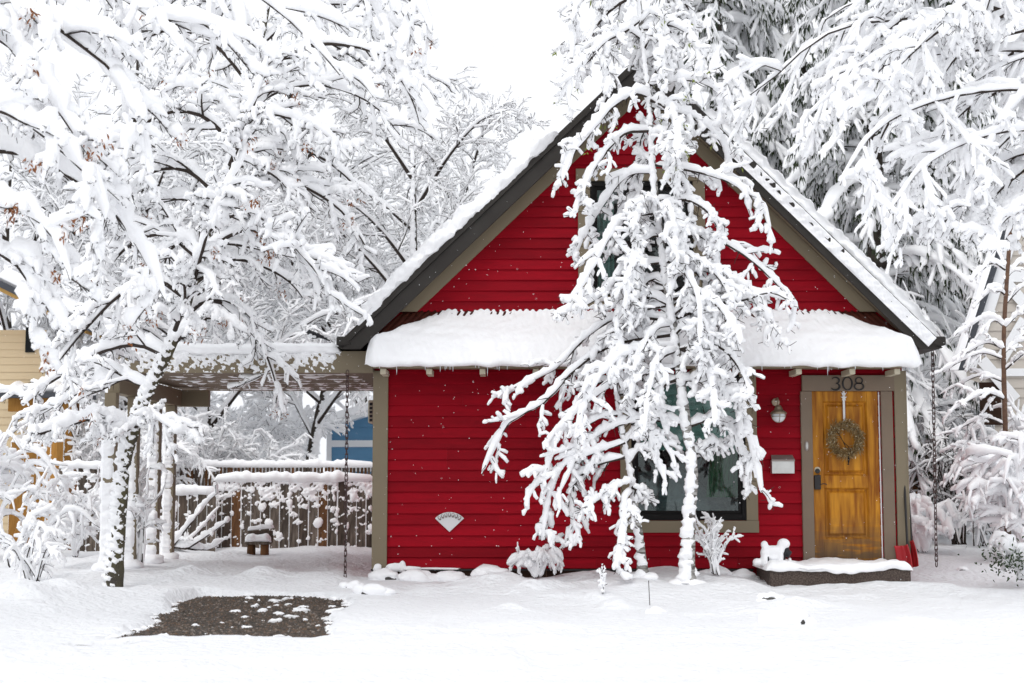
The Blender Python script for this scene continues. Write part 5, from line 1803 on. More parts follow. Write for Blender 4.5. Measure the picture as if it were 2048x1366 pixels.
# ------------------------------------------------------------------ limb-drawn broadleaf trees
def drawn_tree(root, limbs, Y, seed, r0=0.03, k=(9, 6, 4), lf1=(0.22, 0.45), lf2=(0.25, 0.5), lf3=(0.3, 0.6), droop=(0.45, 0.4, 0.3), snow=(0.055, 0.045, 0.034),
               tall=1.35, depth=0.8, gapp=0.0, twig=TWIG, ang=(25, 60), seeds=0, seedmat=RUSTL, bare=0.0, fine=1.0, cover=0.82, roll=0.35, lump=0.38, wl=(0.3, 0.2, 0.15)):
    rng = np.random.default_rng(seed)
    paths = []
    for L in limbs:
        m = len(L)
        dy = rng.uniform(-depth, depth)
        paths.append(px_path([(p[0], p[1], (p[2] if len(p) > 2 else Y + dy * (i / (m - 1)))) for i, p in enumerate(L)], 14))
    P0, R0 = lines(paths, r0, 0.25)
    P1, R1 = kids(P0, R0, k[0], rng, t=(0.08, 1.0), ang=ang, lf=lf1, taper=0.4, n=9, droop=droop[0], jit=0.25, flat=0.55, rmin=0.0075 * fine, rr=0.6)
    P2, R2 = kids(P1, R1, k[1], rng, t=(0.12, 1.0), ang=(25, 60), lf=lf2, taper=0.4, n=7, droop=droop[1], jit=0.25, flat=0.6, rmin=0.0045 * fine, rr=0.6)
    P3, R3 = kids(P2, R2, k[2], rng, t=(0.2, 1.0), ang=(25, 65), lf=lf3, taper=0.3, n=4, droop=droop[2], jit=0.25, flat=0.8, rmin=0.0042 * fine, rr=0.7)
    for q in (P0, P1, P2, P3): ground_clip(q)
    acc = Acc()
    for P, R, S in ((P0, R0, 7), (P1[:, ::2], R1[:, ::2], 4), (P2[:, ::2], R2[:, ::2], 3), (P3[:, ::3], R3[:, ::3], 3)): stems(acc, P, R, S)
    acc.build('crown', twig, root)
    acc = Acc()
    snow_on(acc, P0, R0, snow[0], snow[0] * tall, rng, n=28, S=8, lump=lump, wl=wl[0], cover=cover, steep=0.65, gap=gapp, roll=roll, disp=0.18)
    snow_on(acc, P1, R1, snow[1], snow[1] * tall, rng, n=6, S=6, lump=lump, wl=wl[1], cover=cover, steep=0.65, gap=gapp, roll=roll, disp=0.18)
    sel = rng.uniform(size=len(P2)) > bare
    snow_on(acc, P2[sel], R2[sel], snow[2], snow[2] * tall, rng, n=2, S=6, lump=lump, wl=wl[2], cover=cover, steep=0.65, gap=gapp, roll=roll, disp=0.18)
    sel = rng.uniform(size=len(P3)) < 0.35
    C3 = P3[sel][:, [0, 2, 3]]
    w3 = snow[2] * 0.75 * rng.uniform(0.7, 1.3, (len(C3), 1)) * np.array([[0.8, 1.0, 0.3]])
    tube(acc, C3, w3, w3, 5, off=w3 * 0.7)
    acc.build('snow_clumps', SNOW, root, 'stuff')
    if seeds:
        ends = P2[:, -1]
        ends = ends[rng.choice(len(ends), seeds, replace=False)]
        ends = np.repeat(ends, 3, 0) + rng.normal(size=(seeds * 3, 3)) * 0.04
        tufts(root, ends, seedmat, 'seed_clusters', rng, 6, 0.022)


# maple at the corner of the drive
YM = -1.6
maple = empty('maple_tree', at(228, 1172, YM), 'leaning dark maple by the drive, loaded with snow', 'tree')
mtp = px_path([(226, 1185, YM), (236, 1060, YM), (250, 920, YM), (288, 800, YM), (332, 712, YM), (362, 640, YM), (400, 520, YM), (438, 400, YM), (470, 290, YM), (492, 210, YM), (520, 90, YM), (545, -60, YM), (560, -200, YM)], 70)
trunk_part(maple, mtp, 0.088, 0.028, BARKM, seed=3, side=(-0.65, -0.8), base=-0.02, amp=0.85, foot=-3.0, sc=0.012, aniso=0.9, rs=32, step=0.011)
LM = [
    [(478, 260), (540, 190), (640, 170), (740, 205), (800, 270)], [(440, 395), (520, 350), (600, 370), (680, 420), (730, 490)],
    [(462, 320), (560, 290), (650, 320), (720, 380)], [(410, 500), (490, 460), (570, 480), (630, 540), (660, 590)],
    [(385, 570), (460, 520), (530, 535), (580, 565), (605, 595)], [(362, 640), (420, 600), (480, 635), (530, 705), (560, 795)],
    [(345, 690), (400, 640), (450, 640), (480, 660)], [(500, 180), (590, 100), (690, 90), (780, 120), (830, 170)],
    [(520, 90), (610, 20), (710, 10), (790, 50)], [(535, 0), (620, -60), (720, -60), (790, 0), (820, 60)],
    [(470, 290), (400, 230), (320, 230), (250, 290), (210, 380)], [(440, 395), (370, 340), (290, 350), (220, 420), (180, 520)],
    [(400, 520), (330, 470), (260, 490), (200, 560), (170, 640)], [(375, 600), (310, 560), (240, 590), (170, 660), (120, 720)],
    [(332, 712), (270, 690), (190, 710), (110, 760), (40, 800)], [(300, 775), (230, 755), (150, 790), (80, 830)],
    [(262, 870), (210, 835), (140, 850), (70, 870)], [(262, 860), (300, 835), (340, 850), (370, 870)],
    [(500, 170), (430, 90), (350, 60), (270, 90), (220, 160)], [(520, 80), (450, 10), (360, -10), (290, 20)],
    [(438, 400), (480, 380), (510, 420), (530, 480)], [(400, 520), (380, 480), (340, 500), (320, 560), (310, 610)],
    [(455, 340), (500, 330), (560, 360), (610, 430)], [(420, 460), (470, 430), (540, 450), (590, 500)], [(490, 220), (560, 230), (640, 260), (700, 320)],
    [(480, 250), (430, 190), (370, 170), (310, 190)], [(420, 460, -2.4), (440, 400, -2.9), (480, 330, -3.0), (500, 260, -2.8)], [(380, 590, -2.2), (400, 520, -2.8), (420, 450, -3.0), (450, 380, -2.8)], [(460, 330, -2.4), (500, 230, -3.0), (530, 140, -3.0), (560, 60, -2.8)], [(350, 660, -2.2), (370, 600, -2.6), (360, 540, -2.8), (330, 500, -2.8)], [(425, 445), (380, 400), (310, 410), (250, 460)],
]
drawn_tree(maple, LM, YM, 21, cover=0.95, r0=0.026, k=(11, 7, 3), lf1=(0.2, 0.42), depth=1.6, seeds=45, snow=(0.042, 0.034, 0.026), droop=(0.35, 0.3, 0.2), roll=0.45)

# second tree overhead: branches reaching in from the street side
near = empty('street_maple', (at(-300, 900, -6.5).x, -6.5, 0), 'street maple whose fat snowy branches reach over the drive', 'tree')
YN = -6.5
nb0 = Vector((at(-300, 900, YN).x, YN, -0.1))
ntp = spline([nb0, nb0 + Vector((0.02, 0, 2.0)), nb0 + Vector((0.06, 0.02, 4.0)), nb0 + Vector((0.2, 0.1, 6.5))], 70)
trunk_part(near, ntp, 0.20, 0.09, BARK, seed=4)
nb = tuple(ntp[40])
LN = [
    [(-300, 150, YN), (-100, 60, YN), (0, 78, YN), (60, 150, YN), (105, 205, YN), (135, 250, YN), (190, 330, YN)],
    [(-300, 0, YN), (-60, -40, YN + .3), (60, 20, YN + .3), (160, 90, YN + .3), (240, 160, YN + .3), (285, 260, YN + .3), (296, 350, YN + .3)],
    [(-300, 180, YN), (-80, 200, YN - .2), (40, 240, YN - .2), (120, 300, YN - .2), (180, 360, YN - .2), (210, 440, YN - .2)],
    [(-300, 260, YN), (-60, 300, YN + .4), (60, 310, YN + .4), (160, 370, YN + .4), (240, 440, YN + .4), (300, 540, YN + .4), (330, 600, YN + .4)],
    [(-300, -100, YN), (0, -120, YN + .6), (160, -60, YN + .6), (300, 30, YN + .6), (420, 50, YN + .6), (520, 90, YN + .6)],
    [(-200, -160, YN), (100, -180, YN + 1), (300, -100, YN + 1), (480, -30, YN + 1), (600, 60, YN + 1), (680, 150, YN + 1)],
    [(-300, 330, YN), (-80, 400, YN - .3), (40, 420, YN - .3), (110, 480, YN - .3), (140, 560, YN - .3)],
    [(200, -140, YN + 1), (400, -150, YN + 1.2), (600, -120, YN + 1.2), (760, -60, YN + 1.2), (835, -10, YN + 1.2), (848, 40, YN + 1.2), (862, 66, YN + 1.2)],
    [(300, -160, YN + 1.2), (560, -150, YN + 1.4), (700, -60, YN + 1.4), (760, 40, YN + 1.4), (790, 140, YN + 1.4), (830, 200, YN + 1.4)],
    [(-300, 420, YN), (-100, 480, YN), (20, 520, YN), (70, 600, YN), (60, 680, YN)],
]
drawn_tree(near, LN, YN, 22, cover=0.92, r0=0.022, k=(11, 6, 3), lf1=(0.14, 0.30), lf2=(0.25, 0.5), depth=0.3, seeds=30, snow=(0.066, 0.052, 0.036), tall=1.25, droop=(0.5, 0.5, 0.3), lump=0.5, wl=(0.5, 0.35, 0.25))

# big tree on the other side whose twigs fill the upper corner
YR = -3.2
ash = empty('street_ash', (at(2310, 900, -3.2).x, -3.2, 0), 'spreading street tree with a dense net of snowy twigs above the door', 'tree')
rb_ = Vector((at(2310, 900, YR).x, YR, -0.1))
rtp = spline([rb_, rb_ + Vector((-0.05, 0.0, 2)), rb_ + Vector((-0.15, 0.05, 4)), rb_ + Vector((-0.2, 0.1, 7))], 70)
trunk_part(ash, rtp, 0.22, 0.08, BARK, seed=5)
LR = [
    [(2300, 160), (2120, 60), (1960, 20), (1800, 40), (1700, 50), (1620, 90), (1555, 150), (1500, 190)],
    [(2300, 200), (2150, 120), (2000, 100), (1860, 110), (1740, 140), (1660, 190), (1600, 250)],
    [(2300, 250), (2140, 190), (2000, 180), (1880, 200), (1780, 240), (1710, 310), (1680, 370)],
    [(2300, 300), (2150, 270), (2030, 260), (1920, 290), (1840, 340), (1780, 420)],
    [(2300, 340), (2170, 330), (2060, 330), (1970, 370), (1900, 430), (1860, 490)],
    [(2300, 60), (2150, -30), (2000, -50), (1850, -30), (1720, 0), (1650, 40)],
    [(2300, 380), (2180, 380), (2090, 390), (2010, 440), (1960, 500)],
    [(2200, 100), (2100, 150), (2010, 230), (1960, 330), (1930, 420)],
    [(2150, 40), (2060, 80), (1980, 150), (1920, 250)], [(2050, 60), (1940, 90), (1840, 160), (1780, 250)],
    [(2200, 220), (2110, 300), (2050, 400), (2010, 480)], [(2000, 20), (1900, -20), (1800, -40), (1700, -60)],
    [(1960, 20), (1880, 60), (1800, 130), (1750, 200)], [(2080, 10), (1990, 40), (1900, 130), (1860, 210)], [(1800, 40), (1740, 90), (1690, 160), (1660, 230)], [(2000, 180), (1930, 220), (1870, 290), (1840, 370)],
    [(2120, 130), (2040, 190), (1990, 270), (1960, 350)], [(1900, 110), (1830, 170), (1770, 260), (1740, 340)], [(2060, 330), (2000, 380), (1960, 430), (1940, 480)], [(1860, -30), (1780, 20), (1700, 100), (1650, 160)], [(2060, -40), (1970, -20), (1890, 40), (1830, 100)], [(2150, 300), (2080, 300), (1990, 330), (1940, 390), (1915, 450)],
]
drawn_tree(ash, LR, YR, 23, r0=0.022, k=(11, 8, 2), lf1=(0.14, 0.32), lf2=(0.3, 0.55), depth=1.8, snow=(0.038, 0.036, 0.031), tall=1.1, droop=(0.9, 0.9, 0.6), ang=(30, 75), twig=TWIG)


# ------------------------------------------------------------------ shrubs
def shrub(root, base, seed, stems_n=9, H=1.2, spread=0.9, droop=0.9, snow=0.035, k=(6, 4), twig=TWIG, tall=1.2, lean=(0, 0), fr=1.0, S=5, sn=SNOW, lf=(0.2, 0.45), up=0.0, bare=0.0):
    rng = np.random.default_rng(seed)
    b = np.array(tuple(base))
    P = []
    for i in range(stems_n):
        az = rng.uniform(0, 2 * np.pi)
        sp = spread * rng.uniform(0.35, 1.0)
        h = H * rng.uniform(0.6, 1.05)
        d = np.array([math.cos(az) * sp + lean[0], math.sin(az) * sp * 0.8 + lean[1], 0])
        p0 = b + rng.normal(size=3) * np.array([0.08, 0.06, 0]) * spread
        P.append(spline([p0, p0 + d * 0.25 + [0, 0, h * 0.5], p0 + d * 0.65 + [0, 0, h * 0.95], p0 + d + [0, 0, h * (1.0 - 0.25 * droop)]], 12))
    P0 = np.stack(P)
    R0 = np.full((stems_n, 1), 0.012 * fr) * np.linspace(1, 0.35, 12)[None]
    P1, R1 = kids(P0, R0, k[0], rng, t=(0.25, 1.0), ang=(25, 65), lf=lf, taper=0.3, n=7, droop=droop * 0.7, jit=0.28, flat=0.7, rmin=0.005 * fr, up=up)
    P2, R2 = kids(P1, R1, k[1], rng, t=(0.2, 1.0), ang=(25, 65), lf=(0.3, 0.6), taper=0.3, n=5, droop=droop * 0.4, jit=0.28, flat=0.8, rmin=0.004 * fr, up=up)
    for q in (P0, P1, P2): ground_clip(q, 0.02)
    acc = Acc()
    for Pq, R, s_ in ((P0, R0, 5), (P1[:, ::2], R1[:, ::2], 4), (P2[:, ::2], R2[:, ::2], 3)): stems(acc, Pq, R, s_)
    acc.build('stems', twig, root)
    acc = Acc()
    if snow:
        snow_on(acc, P0, R0, snow * 1.15, snow * 1.15 * tall, rng, n=14, S=S, lump=0.3, wl=0.22)
        sel = rng.uniform(size=len(P1)) > bare
        snow_on(acc, P1[sel], R1[sel], snow, snow * tall, rng, n=4, S=S + 1, lump=0.36, wl=0.18, roll=0.4)
        sel = rng.uniform(size=len(P2)) > bare
        snow_on(acc, P2[sel], R2[sel], snow * 0.75, snow * 0.75 * tall, rng, n=1, S=5, lump=0.3, wl=0.15, roll=0.4)
        acc.build('snow_clumps', sn, root, 'stuff')
    return root


def shrub_at(px, py, label, seed, cat='shrub', name='snowy_shrub', group=None, Y=None, **kw):
    g_ = gp(px, py)
    if Y is not None: g_ = at(px, py, Y)
    g_.z = float(gh(g_.x, g_.y)) - 0.02
    r = empty(name, g_, label, cat, group)
    return shrub(r, g_, seed, **kw)


shrub_at(40, 1150, 'broad arching shrub sagging with snow before the cedar fence', 31, stems_n=6, H=0.8, spread=1.0, snow=0.034, k=(6, 4), droop=1.2)
shrub_at(-60, 1130, 'tall snow bound shrub at the edge of the tan house yard', 32, stems_n=10, H=1.9, spread=1.2, snow=0.038, k=(7, 5), droop=1.0)
shrub_at(150, 1120, 'bushy snowy shrub beside the brown fence', 33, stems_n=9, H=1.35, spread=0.8, snow=0.036, k=(6, 4), droop=1.1)
shrub_at(60, 1175, 'low tangle of thin bent stems in the snow beside the drive', 38, stems_n=9, H=0.55, spread=0.9, snow=0.022, k=(4, 3), droop=1.3, fr=0.7)
ar = empty('snowy_shrub', at(335, 1112, 4.9), 'multi stemmed shrub with snow thick arms between the carport posts', 'shrub')
drawn_tree(ar, [[(330, 1112), (375, 1055), (415, 1005), (436, 985)], [(342, 1112), (395, 1065), (440, 1012)], [(345, 1115), (405, 1078), (456, 1042)], [(345, 1118), (415, 1100), (452, 1078)], [(330, 1112), (345, 1050), (352, 1000)],
                [(338, 1118), (385, 1112), (432, 1092)], [(325, 1112), (305, 1050), (300, 1010)], [(325, 1115), (285, 1075), (270, 1040)]], 4.9, 34, r0=0.022, k=(3, 2, 1), lf1=(0.12, 0.3), depth=0.5, snow=(0.046, 0.034, 0.024), tall=1.0, droop=(0.1, 0.1, 0.1))
shrub_at(275, 1150, 'upright clump of snowy canes at the foot of the maple', 35, stems_n=10, H=1.25, spread=0.35, snow=0.028, k=(3, 2), droop=0.2)
shrub_at(1432, 1142, 'small upright shrub of snowy candles beside the main birch trunk', 36, Y=-0.95, stems_n=13, H=0.58, spread=0.32, snow=0.017, k=(6, 3), droop=-0.2, fr=0.6, up=0.6)
shrub_at(1205, 1195, 'dried flower stalks standing in the snow of the garden bed', 37, name='dry_stalks', cat='plant', stems_n=7, H=0.34, spread=0.06, snow=0.016, k=(6, 2), droop=0.1, fr=0.6, lf=(0.1, 0.2), up=0.5, bare=0.4)
shrub_at(1075, 1130, 'drooping clump of snow buried perennials against the skirt board', 39, name='perennial_clump', cat='plant', Y=-0.45, stems_n=11, H=0.36, spread=0.40, snow=0.028, k=(4, 3), droop=1.3, fr=0.6)
# two bare stems
for px, y0, y1, m_, lab in ((1300, 1200, 1160, TWIG, 'lone thin dead stem poking out of the garden bed'), (1093, 1130, 1075, TWIGB, 'thin rust coloured stem against the red siding')):
    b_ = gp(px, y0)
    if b_.y > -0.4: b_ = at(px, y0, -0.4)
    b_.z = float(gh(b_.x, b_.y))
    st_ = empty('dead_stem', b_, lab, 'plant')
    acc = Acc()
    P = np.array([[[b_.x - 0.012 * t, b_.y, b_.z - 0.05 + t * ((y0 - y1) / 167 + 0.05)] for t in np.linspace(0, 1, 8)]])
    tube(acc, P, np.full((1, 8), 0.004), np.full((1, 8), 0.004), 5)
    acc.build('stem', m_, st_)

# right yard
shrub_at(2030, 1075, 'round shrub with broad snow pads beside the cream house', 41, Y=3.9, stems_n=13, H=2.2, spread=1.1, snow=0.036, k=(9, 6), lf=(0.15, 0.35), droop=1.1)
shrub_at(1915, 1072, 'dark tangled bush with little snow inside beyond the chain', 42, Y=6.6, stems_n=16, H=2.0, spread=1.0, snow=0.024, k=(9, 6), droop=0.8, fr=1.7, bare=0.6)
shrub_at(1850, 1065, 'fine twigged snowy bush behind the rain chain', 43, Y=7.8, stems_n=12, H=2.3, spread=0.8, snow=0.028, k=(8, 5), droop=0.8)
shrub_at(1842, 1085, 'hump of snow laden canes beside the red shovels', 44, Y=4.5, stems_n=12, H=0.85, spread=0.6, snow=0.06, k=(4, 3), droop=1.4)
shrub_at(1960, 1080, 'low bare twiggy bush in front of the dark tangle', 45, Y=5.4, stems_n=8, H=0.9, spread=0.8, snow=0.026, k=(5, 3), droop=0.8, bare=0.3)
shrub_at(2060, 1100, 'snow padded shrub reaching in from the yard of the cream house', 46, Y=2.8, stems_n=12, H=1.9, spread=0.85, snow=0.050, k=(7, 4), droop=1.2)
shrub_at(1845, 1062, 'tall thin shrub laced with snow before the conifers', 47, Y=8.3, stems_n=12, H=4.2, spread=1.3, snow=0.034, k=(8, 5), droop=0.6)
# evergreen bush with leaves
eg = gp(2040, 1160)
egb = empty('evergreen_bush', eg, 'small green leaved bush capped with snow beside the path', 'shrub')
shrub(egb, eg, 48, stems_n=10, H=0.5, spread=0.4, snow=0.05, k=(5, 3), droop=0.6)
rng = np.random.default_rng(5)
n_ = 700
pp = np.array(tuple(eg)) + rng.normal(size=(n_, 3)) * np.array([0.20, 0.16, 0.10]) + np.array([-0.02, -0.05, 0.24])
acc = Acc(); blades(acc, pp, norm(rng.normal(size=(n_, 3))), rng.uniform(0.03, 0.06, n_), np.full(n_, 0.011), 0.2, rng)
acc.build('leaves', LEAFG, egb, smooth=False)

# brown sapling before the cream house
sp_ = at(2012, 800, 3.5)
sap = empty('brown_sapling', (sp_.x, 3.5, 0), 'young brown barked tree with bare ladder of snowy side branches', 'tree')
stp = px_path([(2016, 1090, 3.5), (2012, 900, 3.5), (2008, 760, 3.5), (2008, 660, 3.5), (2014, 560, 3.5), (2020, 470, 3.5), (2024, 430, 3.5)], 70)
trunk_part(sap, stp, 0.045, 0.028, TWIGB, snow=False)
LS = []
for (y0, s_, L_) in ((540, -1, 70), (590, -1, 60), (648, -1, 100), (655, -1, 60), (700, -1, 105), (720, -1, 130), (765, -1, 130), (800, -1, 110), (850, -1, 120), (560, 1, 50), (610, 1, 55), (655, 1, 60), (705, 1, 60), (740, 1, 70)):
    x0_ = 2010
    if s_ < 0: LS.append([(x0_, y0), (x0_ - L_ * 0.35, y0 - 14), (x0_ - L_ * 0.7, y0 + 4), (x0_ - L_, y0 + 24)])
    else: LS.append([(x0_, y0), (x0_ + L_ * 0.5, y0 - 30), (x0_ + L_, y0 - 55)])
drawn_tree(sap, LS, 3.5, 24, r0=0.014, k=(5, 3, 2), lf1=(0.2, 0.4), depth=0.6, snow=(0.034, 0.026, 0.02), tall=1.1)


# ------------------------------------------------------------------ big conifers behind the house
def conifer(name, label, base, seed, H=15.0, Lmax=3.9, zmin=2.7, zmax=11.5, tiers=22, per=6, full=True):
    rng = np.random.default_rng(seed)
    b = np.array(tuple(base))
    root = empty(name, base, label, 'tree', 'snow laden conifers behind the red house')
    tp_ = np.stack([b + [0, 0, H * t] for t in np.linspace(0, 1, 70)])
    trunk_part(root, tp_, 0.32, 0.03, BARK, snow=False, S=12)
    P = []
    for i in range(tiers):
        z = zmin + (zmax - zmin) * (i / (tiers - 1)) + rng.uniform(-0.15, 0.15)
        for j in range(per):
            az = rng.uniform(0, 2 * np.pi)
            L = Lmax * (1 - 0.75 * z / H) * rng.uniform(0.6, 1.1)
            d = np.array([math.cos(az), math.sin(az), 0])
            p0 = b + [0, 0, z]
            dr = rng.uniform(0.34, 0.62)
            P.append(spline([p0, p0 + d * L * 0.35 + [0, 0, 0.03 * L], p0 + d * L * 0.7 - [0, 0, dr * 0.45 * L], p0 + d * L - [0, 0, dr * 1.15 * L]], 14))
    P0 = np.stack(P)
    R0 = np.full((len(P0), 1), 0.035) * np.linspace(1, 0.25, 14)[None]
    P1, R1 = kids(P0, R0, 22, rng, t=(0.2, 1.0), ang=(35, 62), labs=1.0, lf=(0.32, 0.75), taper=0.4, n=5, droop=1.3, jit=0.2, flat=0.2, rmin=0.006, rr=0.4)
    acc = Acc()
    stems(acc, P0, R0, 5); stems(acc, P1[:, ::2], R1[:, ::2], 3)
    acc.build('boughs', BARK, root)
    # needle sprays hang from every branchlet
    m = 9
    idx = np.repeat(np.arange(len(P1)), m)
    t = rng.uniform(0.1, 1.0, len(idx)) * 4
    i0 = np.clip(t.astype(int), 0, 3)
    pos = P1[idx, i0] + (P1[idx, i0 + 1] - P1[idx, i0]) * (t - i0)[:, None]
    dr = norm(P1[idx, i0 + 1] - P1[idx, i0])
    d = norm(dr * 0.7 + rng.normal(size=pos.shape) * 0.45 + np.array([0, 0, -0.9]))
    acc = Acc()
    blades(acc, pos, d, rng.uniform(0.07, 0.20, len(pos)), rng.uniform(0.010, 0.020, len(pos)), 0.3, rng)
    acc.build('needles', NEEDLE, root, smooth=False)
    acc = Acc()
    snow_on(acc, P1, R1, 0.060, 0.034, rng, n=2, S=5, lump=0.42, wl=0.2, cover=0.55, steep=0.85, disp=0.35)
    snow_on(acc, P0, R0, 0.12, 0.065, rng, n=12, S=8, lump=0.4, wl=0.35, cover=0.5, steep=0.9, disp=0.4)
    P2, R2 = kids(P1, R1, 2, rng, t=(0.15, 1.0), ang=(30, 60), labs=1.0, lf=(0.08, 0.22), taper=0.2, n=3, droop=0.8, jit=0.2, flat=0.4, rmin=0.004)
    w2 = rng.uniform(0.014, 0.030, (len(P2), 1)) * np.array([[0.8, 1.0, 0.3]])
    tube(acc, P2, w2, w2 * 0.7, 4, off=w2 * 0.4)
    acc.build('snow_clumps', SNOWF, root, 'stuff')
    return root


c1 = conifer('snowy_conifer', 'broad drooping conifer with a bare dark trunk right behind the porch end', (at(1765, 500, 8.5).x, 8.9, 0), 51)
for (px, Y, rot, sc, lab) in ((1440, 12.5, 2.1, 1.05, 'conifer rising behind the roof peak with heavy hanging boughs'), (1610, 14.0, 4.0, 1.1, 'conifer farther back whose boughs fill the gap over the rake'),
                              (1860, 13.5, 5.1, 1.0, 'snow smothered conifer between the porch end and the cream house')):
    c2 = copy_tree(c1)
    c2.location = (at(px, 500, Y).x, Y, 0.0)
    c2.rotation_euler = (0, 0, rot)
    c2.scale = (sc, sc, sc)
    c2['label'] = lab


# ------------------------------------------------------------------ fine twigged trees in the distance
def lace_tree(name, label, base, seed, H=9.0, spread=4.0, snow=0.030, k=(10, 8, 5), n0=12, group='snow laced trees in the distance', trunk=0.18, fork=0.28, droop=0.25, fine=1.0, S=5):
    rng = np.random.default_rng(seed)
    b = np.array(tuple(base))
    root = empty(name, base, label, 'tree', group)
    lean = rng.normal(size=2) * 0.4
    tpp = spline([b - [0, 0, 0.2], b + [lean[0] * 0.3, lean[1] * 0.3, H * 0.25], b + [lean[0], lean[1], H * 0.55], b + [lean[0] * 1.3, lean[1], H * 0.9]], 70)
    trunk_part(root, tpp, trunk, 0.03, BARK, seed=seed % 7, S=9)
    P = []
    for i in range(n0):
        t = fork + (0.85 - fork) * (i + rng.uniform(0, 1)) / n0
        p0 = tpp[int(t * 69)]
        az = i * 2.4 + rng.uniform(-0.5, 0.5)
        L = spread * rng.uniform(0.7, 1.1) * (1.1 - 0.5 * t)
        d = np.array([math.cos(az), math.sin(az), 0])
        up = rng.uniform(0.35, 0.8) * L
        P.append(spline([p0, p0 + d * L * 0.4 + [0, 0, up * 0.6], p0 + d * L * 0.75 + [0, 0, up * 0.95], p0 + d * L * 1.05 + [0, 0, up * 1.0]], 14))
    P0 = np.stack(P)
    R0 = np.full((n0, 1), trunk * 0.28) * np.linspace(1, 0.15, 14)[None]
    P1, R1 = kids(P0, R0, k[0], rng, t=(0.2, 1.0), ang=(25, 60), lf=(0.3, 0.5), taper=0.35, n=8, droop=droop, jit=0.3, flat=0.8, rmin=0.008, rr=0.5, up=0.25)
    P2, R2 = kids(P1, R1, k[1], rng, t=(0.15, 1.0), ang=(25, 60), lf=(0.35, 0.6), taper=0.35, n=6, droop=droop, jit=0.3, flat=0.8, rmin=0.006, rr=0.5, up=0.2)
    P3, R3 = kids(P2, R2, k[2], rng, t=(0.15, 1.0), ang=(25, 60), lf=(0.4, 0.7), taper=0.3, n=4, droop=droop * 0.5, jit=0.3, flat=0.9, rmin=0.005 * fine, rr=0.6, up=0.2)
    acc = Acc()
    for Pq, R, s_ in ((P0, R0, 6), (P1, R1, 4), (P2[:, ::2], R2[:, ::2], 3), (P3[:, ::3], R3[:, ::3], 3)): stems(acc, Pq, R, s_)
    acc.build('crown', TWIG, root)
    acc = Acc()
    snow_on(acc, P0, R0, snow * 1.9, snow * 1.9, rng, n=16, S=6, lump=0.25, wl=0.4)
    snow_on(acc, P1, R1, snow * 1.3, snow * 1.3, rng, n=6, S=5, lump=0.3, wl=0.3)
    snow_on(acc, P2, R2, snow, snow, rng, n=2, S=S, lump=0.3, wl=0.25)
    C3 = P3[:, [0, 2, 3]]
    w3 = snow * 0.75 * rng.uniform(0.7, 1.3, (len(C3), 1)) * np.array([[0.7, 1.0, 0.25]])
    tube(acc, C3, w3, w3, 4, off=w3 * 0.8)
    acc.build('snow_clumps', SNOWF, root, 'stuff')
    return root


def ground_pt(px, Y):
    x = at(px, 900, Y).x
    return Vector((x, Y, float(gh(x, Y))))


l1 = lace_tree('lace_tree', 'fine twigged snowy tree rising beyond the carport roof beside the gable', ground_pt(850, 15.0), 61, H=10.8, spread=3.6, snow=0.024, n0=13)
l2 = lace_tree('lace_tree', 'many branched snowy tree behind the maple crown', ground_pt(430, 14.0), 62, H=8.5, spread=3.6, snow=0.034, droop=0.6)
spots = [(l1, 900, 24.0, 1.3, 1.15, 'snowy tree with a feathery top leaning toward the gable from afar'), (l2, 610, 17.5, 2.6, 0.95, 'crowded snowy tree filling the gap above the picket fence'),
         (l1, 250, 17.0, 3.9, 1.2, 'tall snowy tree behind the tan house eave'), (l2, 60, 18.0, 5.0, 1.2, 'wide snowy tree behind the tan house'), (l1, 590, 22.0, 0.7, 1.35, 'distant snowy tree beside the utility pole'),
         (l2, 740, 32.0, 4.4, 1.3, 'distant snowy tree behind the blue house'), (l1, 400, 26.0, 5.5, 1.2, 'distant snowy tree between the carport posts'), (l2, 980, 26.0, 1.9, 0.9, 'distant snowy tree just clear of the roof edge'),
         (l2, 1990, 16.0, 3.1, 1.0, 'snowy tree behind the cream house'), (l1, 1860, 11.5, 2.2, 0.8, 'snowy tree behind the end of the porch roof'), (l2, 1500, 24.0, 0.4, 1.2, 'snowy tree far behind the conifers')]
for src, px, Y, rot, sc, lab in spots:
    o = copy_tree(src)
    o.location = ground_pt(px, Y)
    o.rotation_euler = (0, 0, rot)
    o.scale = (sc, sc, sc)
    o['label'] = lab
# bushes massed behind the fences
s1_ = shrub_at(640, 960, 'heap of snowy brush behind the board fence', 71, name='snowy_thicket', group='snowy thickets beyond the fences', stems_n=18, H=2.3, spread=1.9, snow=0.028, k=(12, 7), lf=(0.12, 0.28), droop=0.7, S=5, sn=SNOWF)
base_y = 13.0
s1_.location = ground_pt(475, base_y)
labs = ['snowy brush far behind the blue house wall', 'snowy brush right of the carport posts beyond the low fence', 'snowy brush behind the low fence', 'snowy brush behind the maple trunk', 'snowy brush beyond the brown fence', 'snowy brush close to the tan house porch',
        'snowy brush far beyond the pole', 'snowy brush beyond the rail fence', 'snowy brush below the conifers', 'snowy brush close under the cream house eave', 'snowy brush at the far edge of the yard']
for i, (px, Y, sc) in enumerate(((790, 29, 0.9), (520, 17, 0.9), (390, 12.5, 1.0), (300, 11, 1.1), (190, 9.5, 1.1), (90, 12, 1.3), (560, 20, 1.4), (1840, 10.5, 1.1), (1905, 9.8, 1.2), (1985, 9.5, 1.2), (420, 24, 1.6))):
    o = copy_tree(s1_)
    o.location = ground_pt(px, Y)
    o.rotation_euler = (0, 0, i * 1.7)
    o.scale = (sc, sc, sc)
    o['label'] = labs[i]

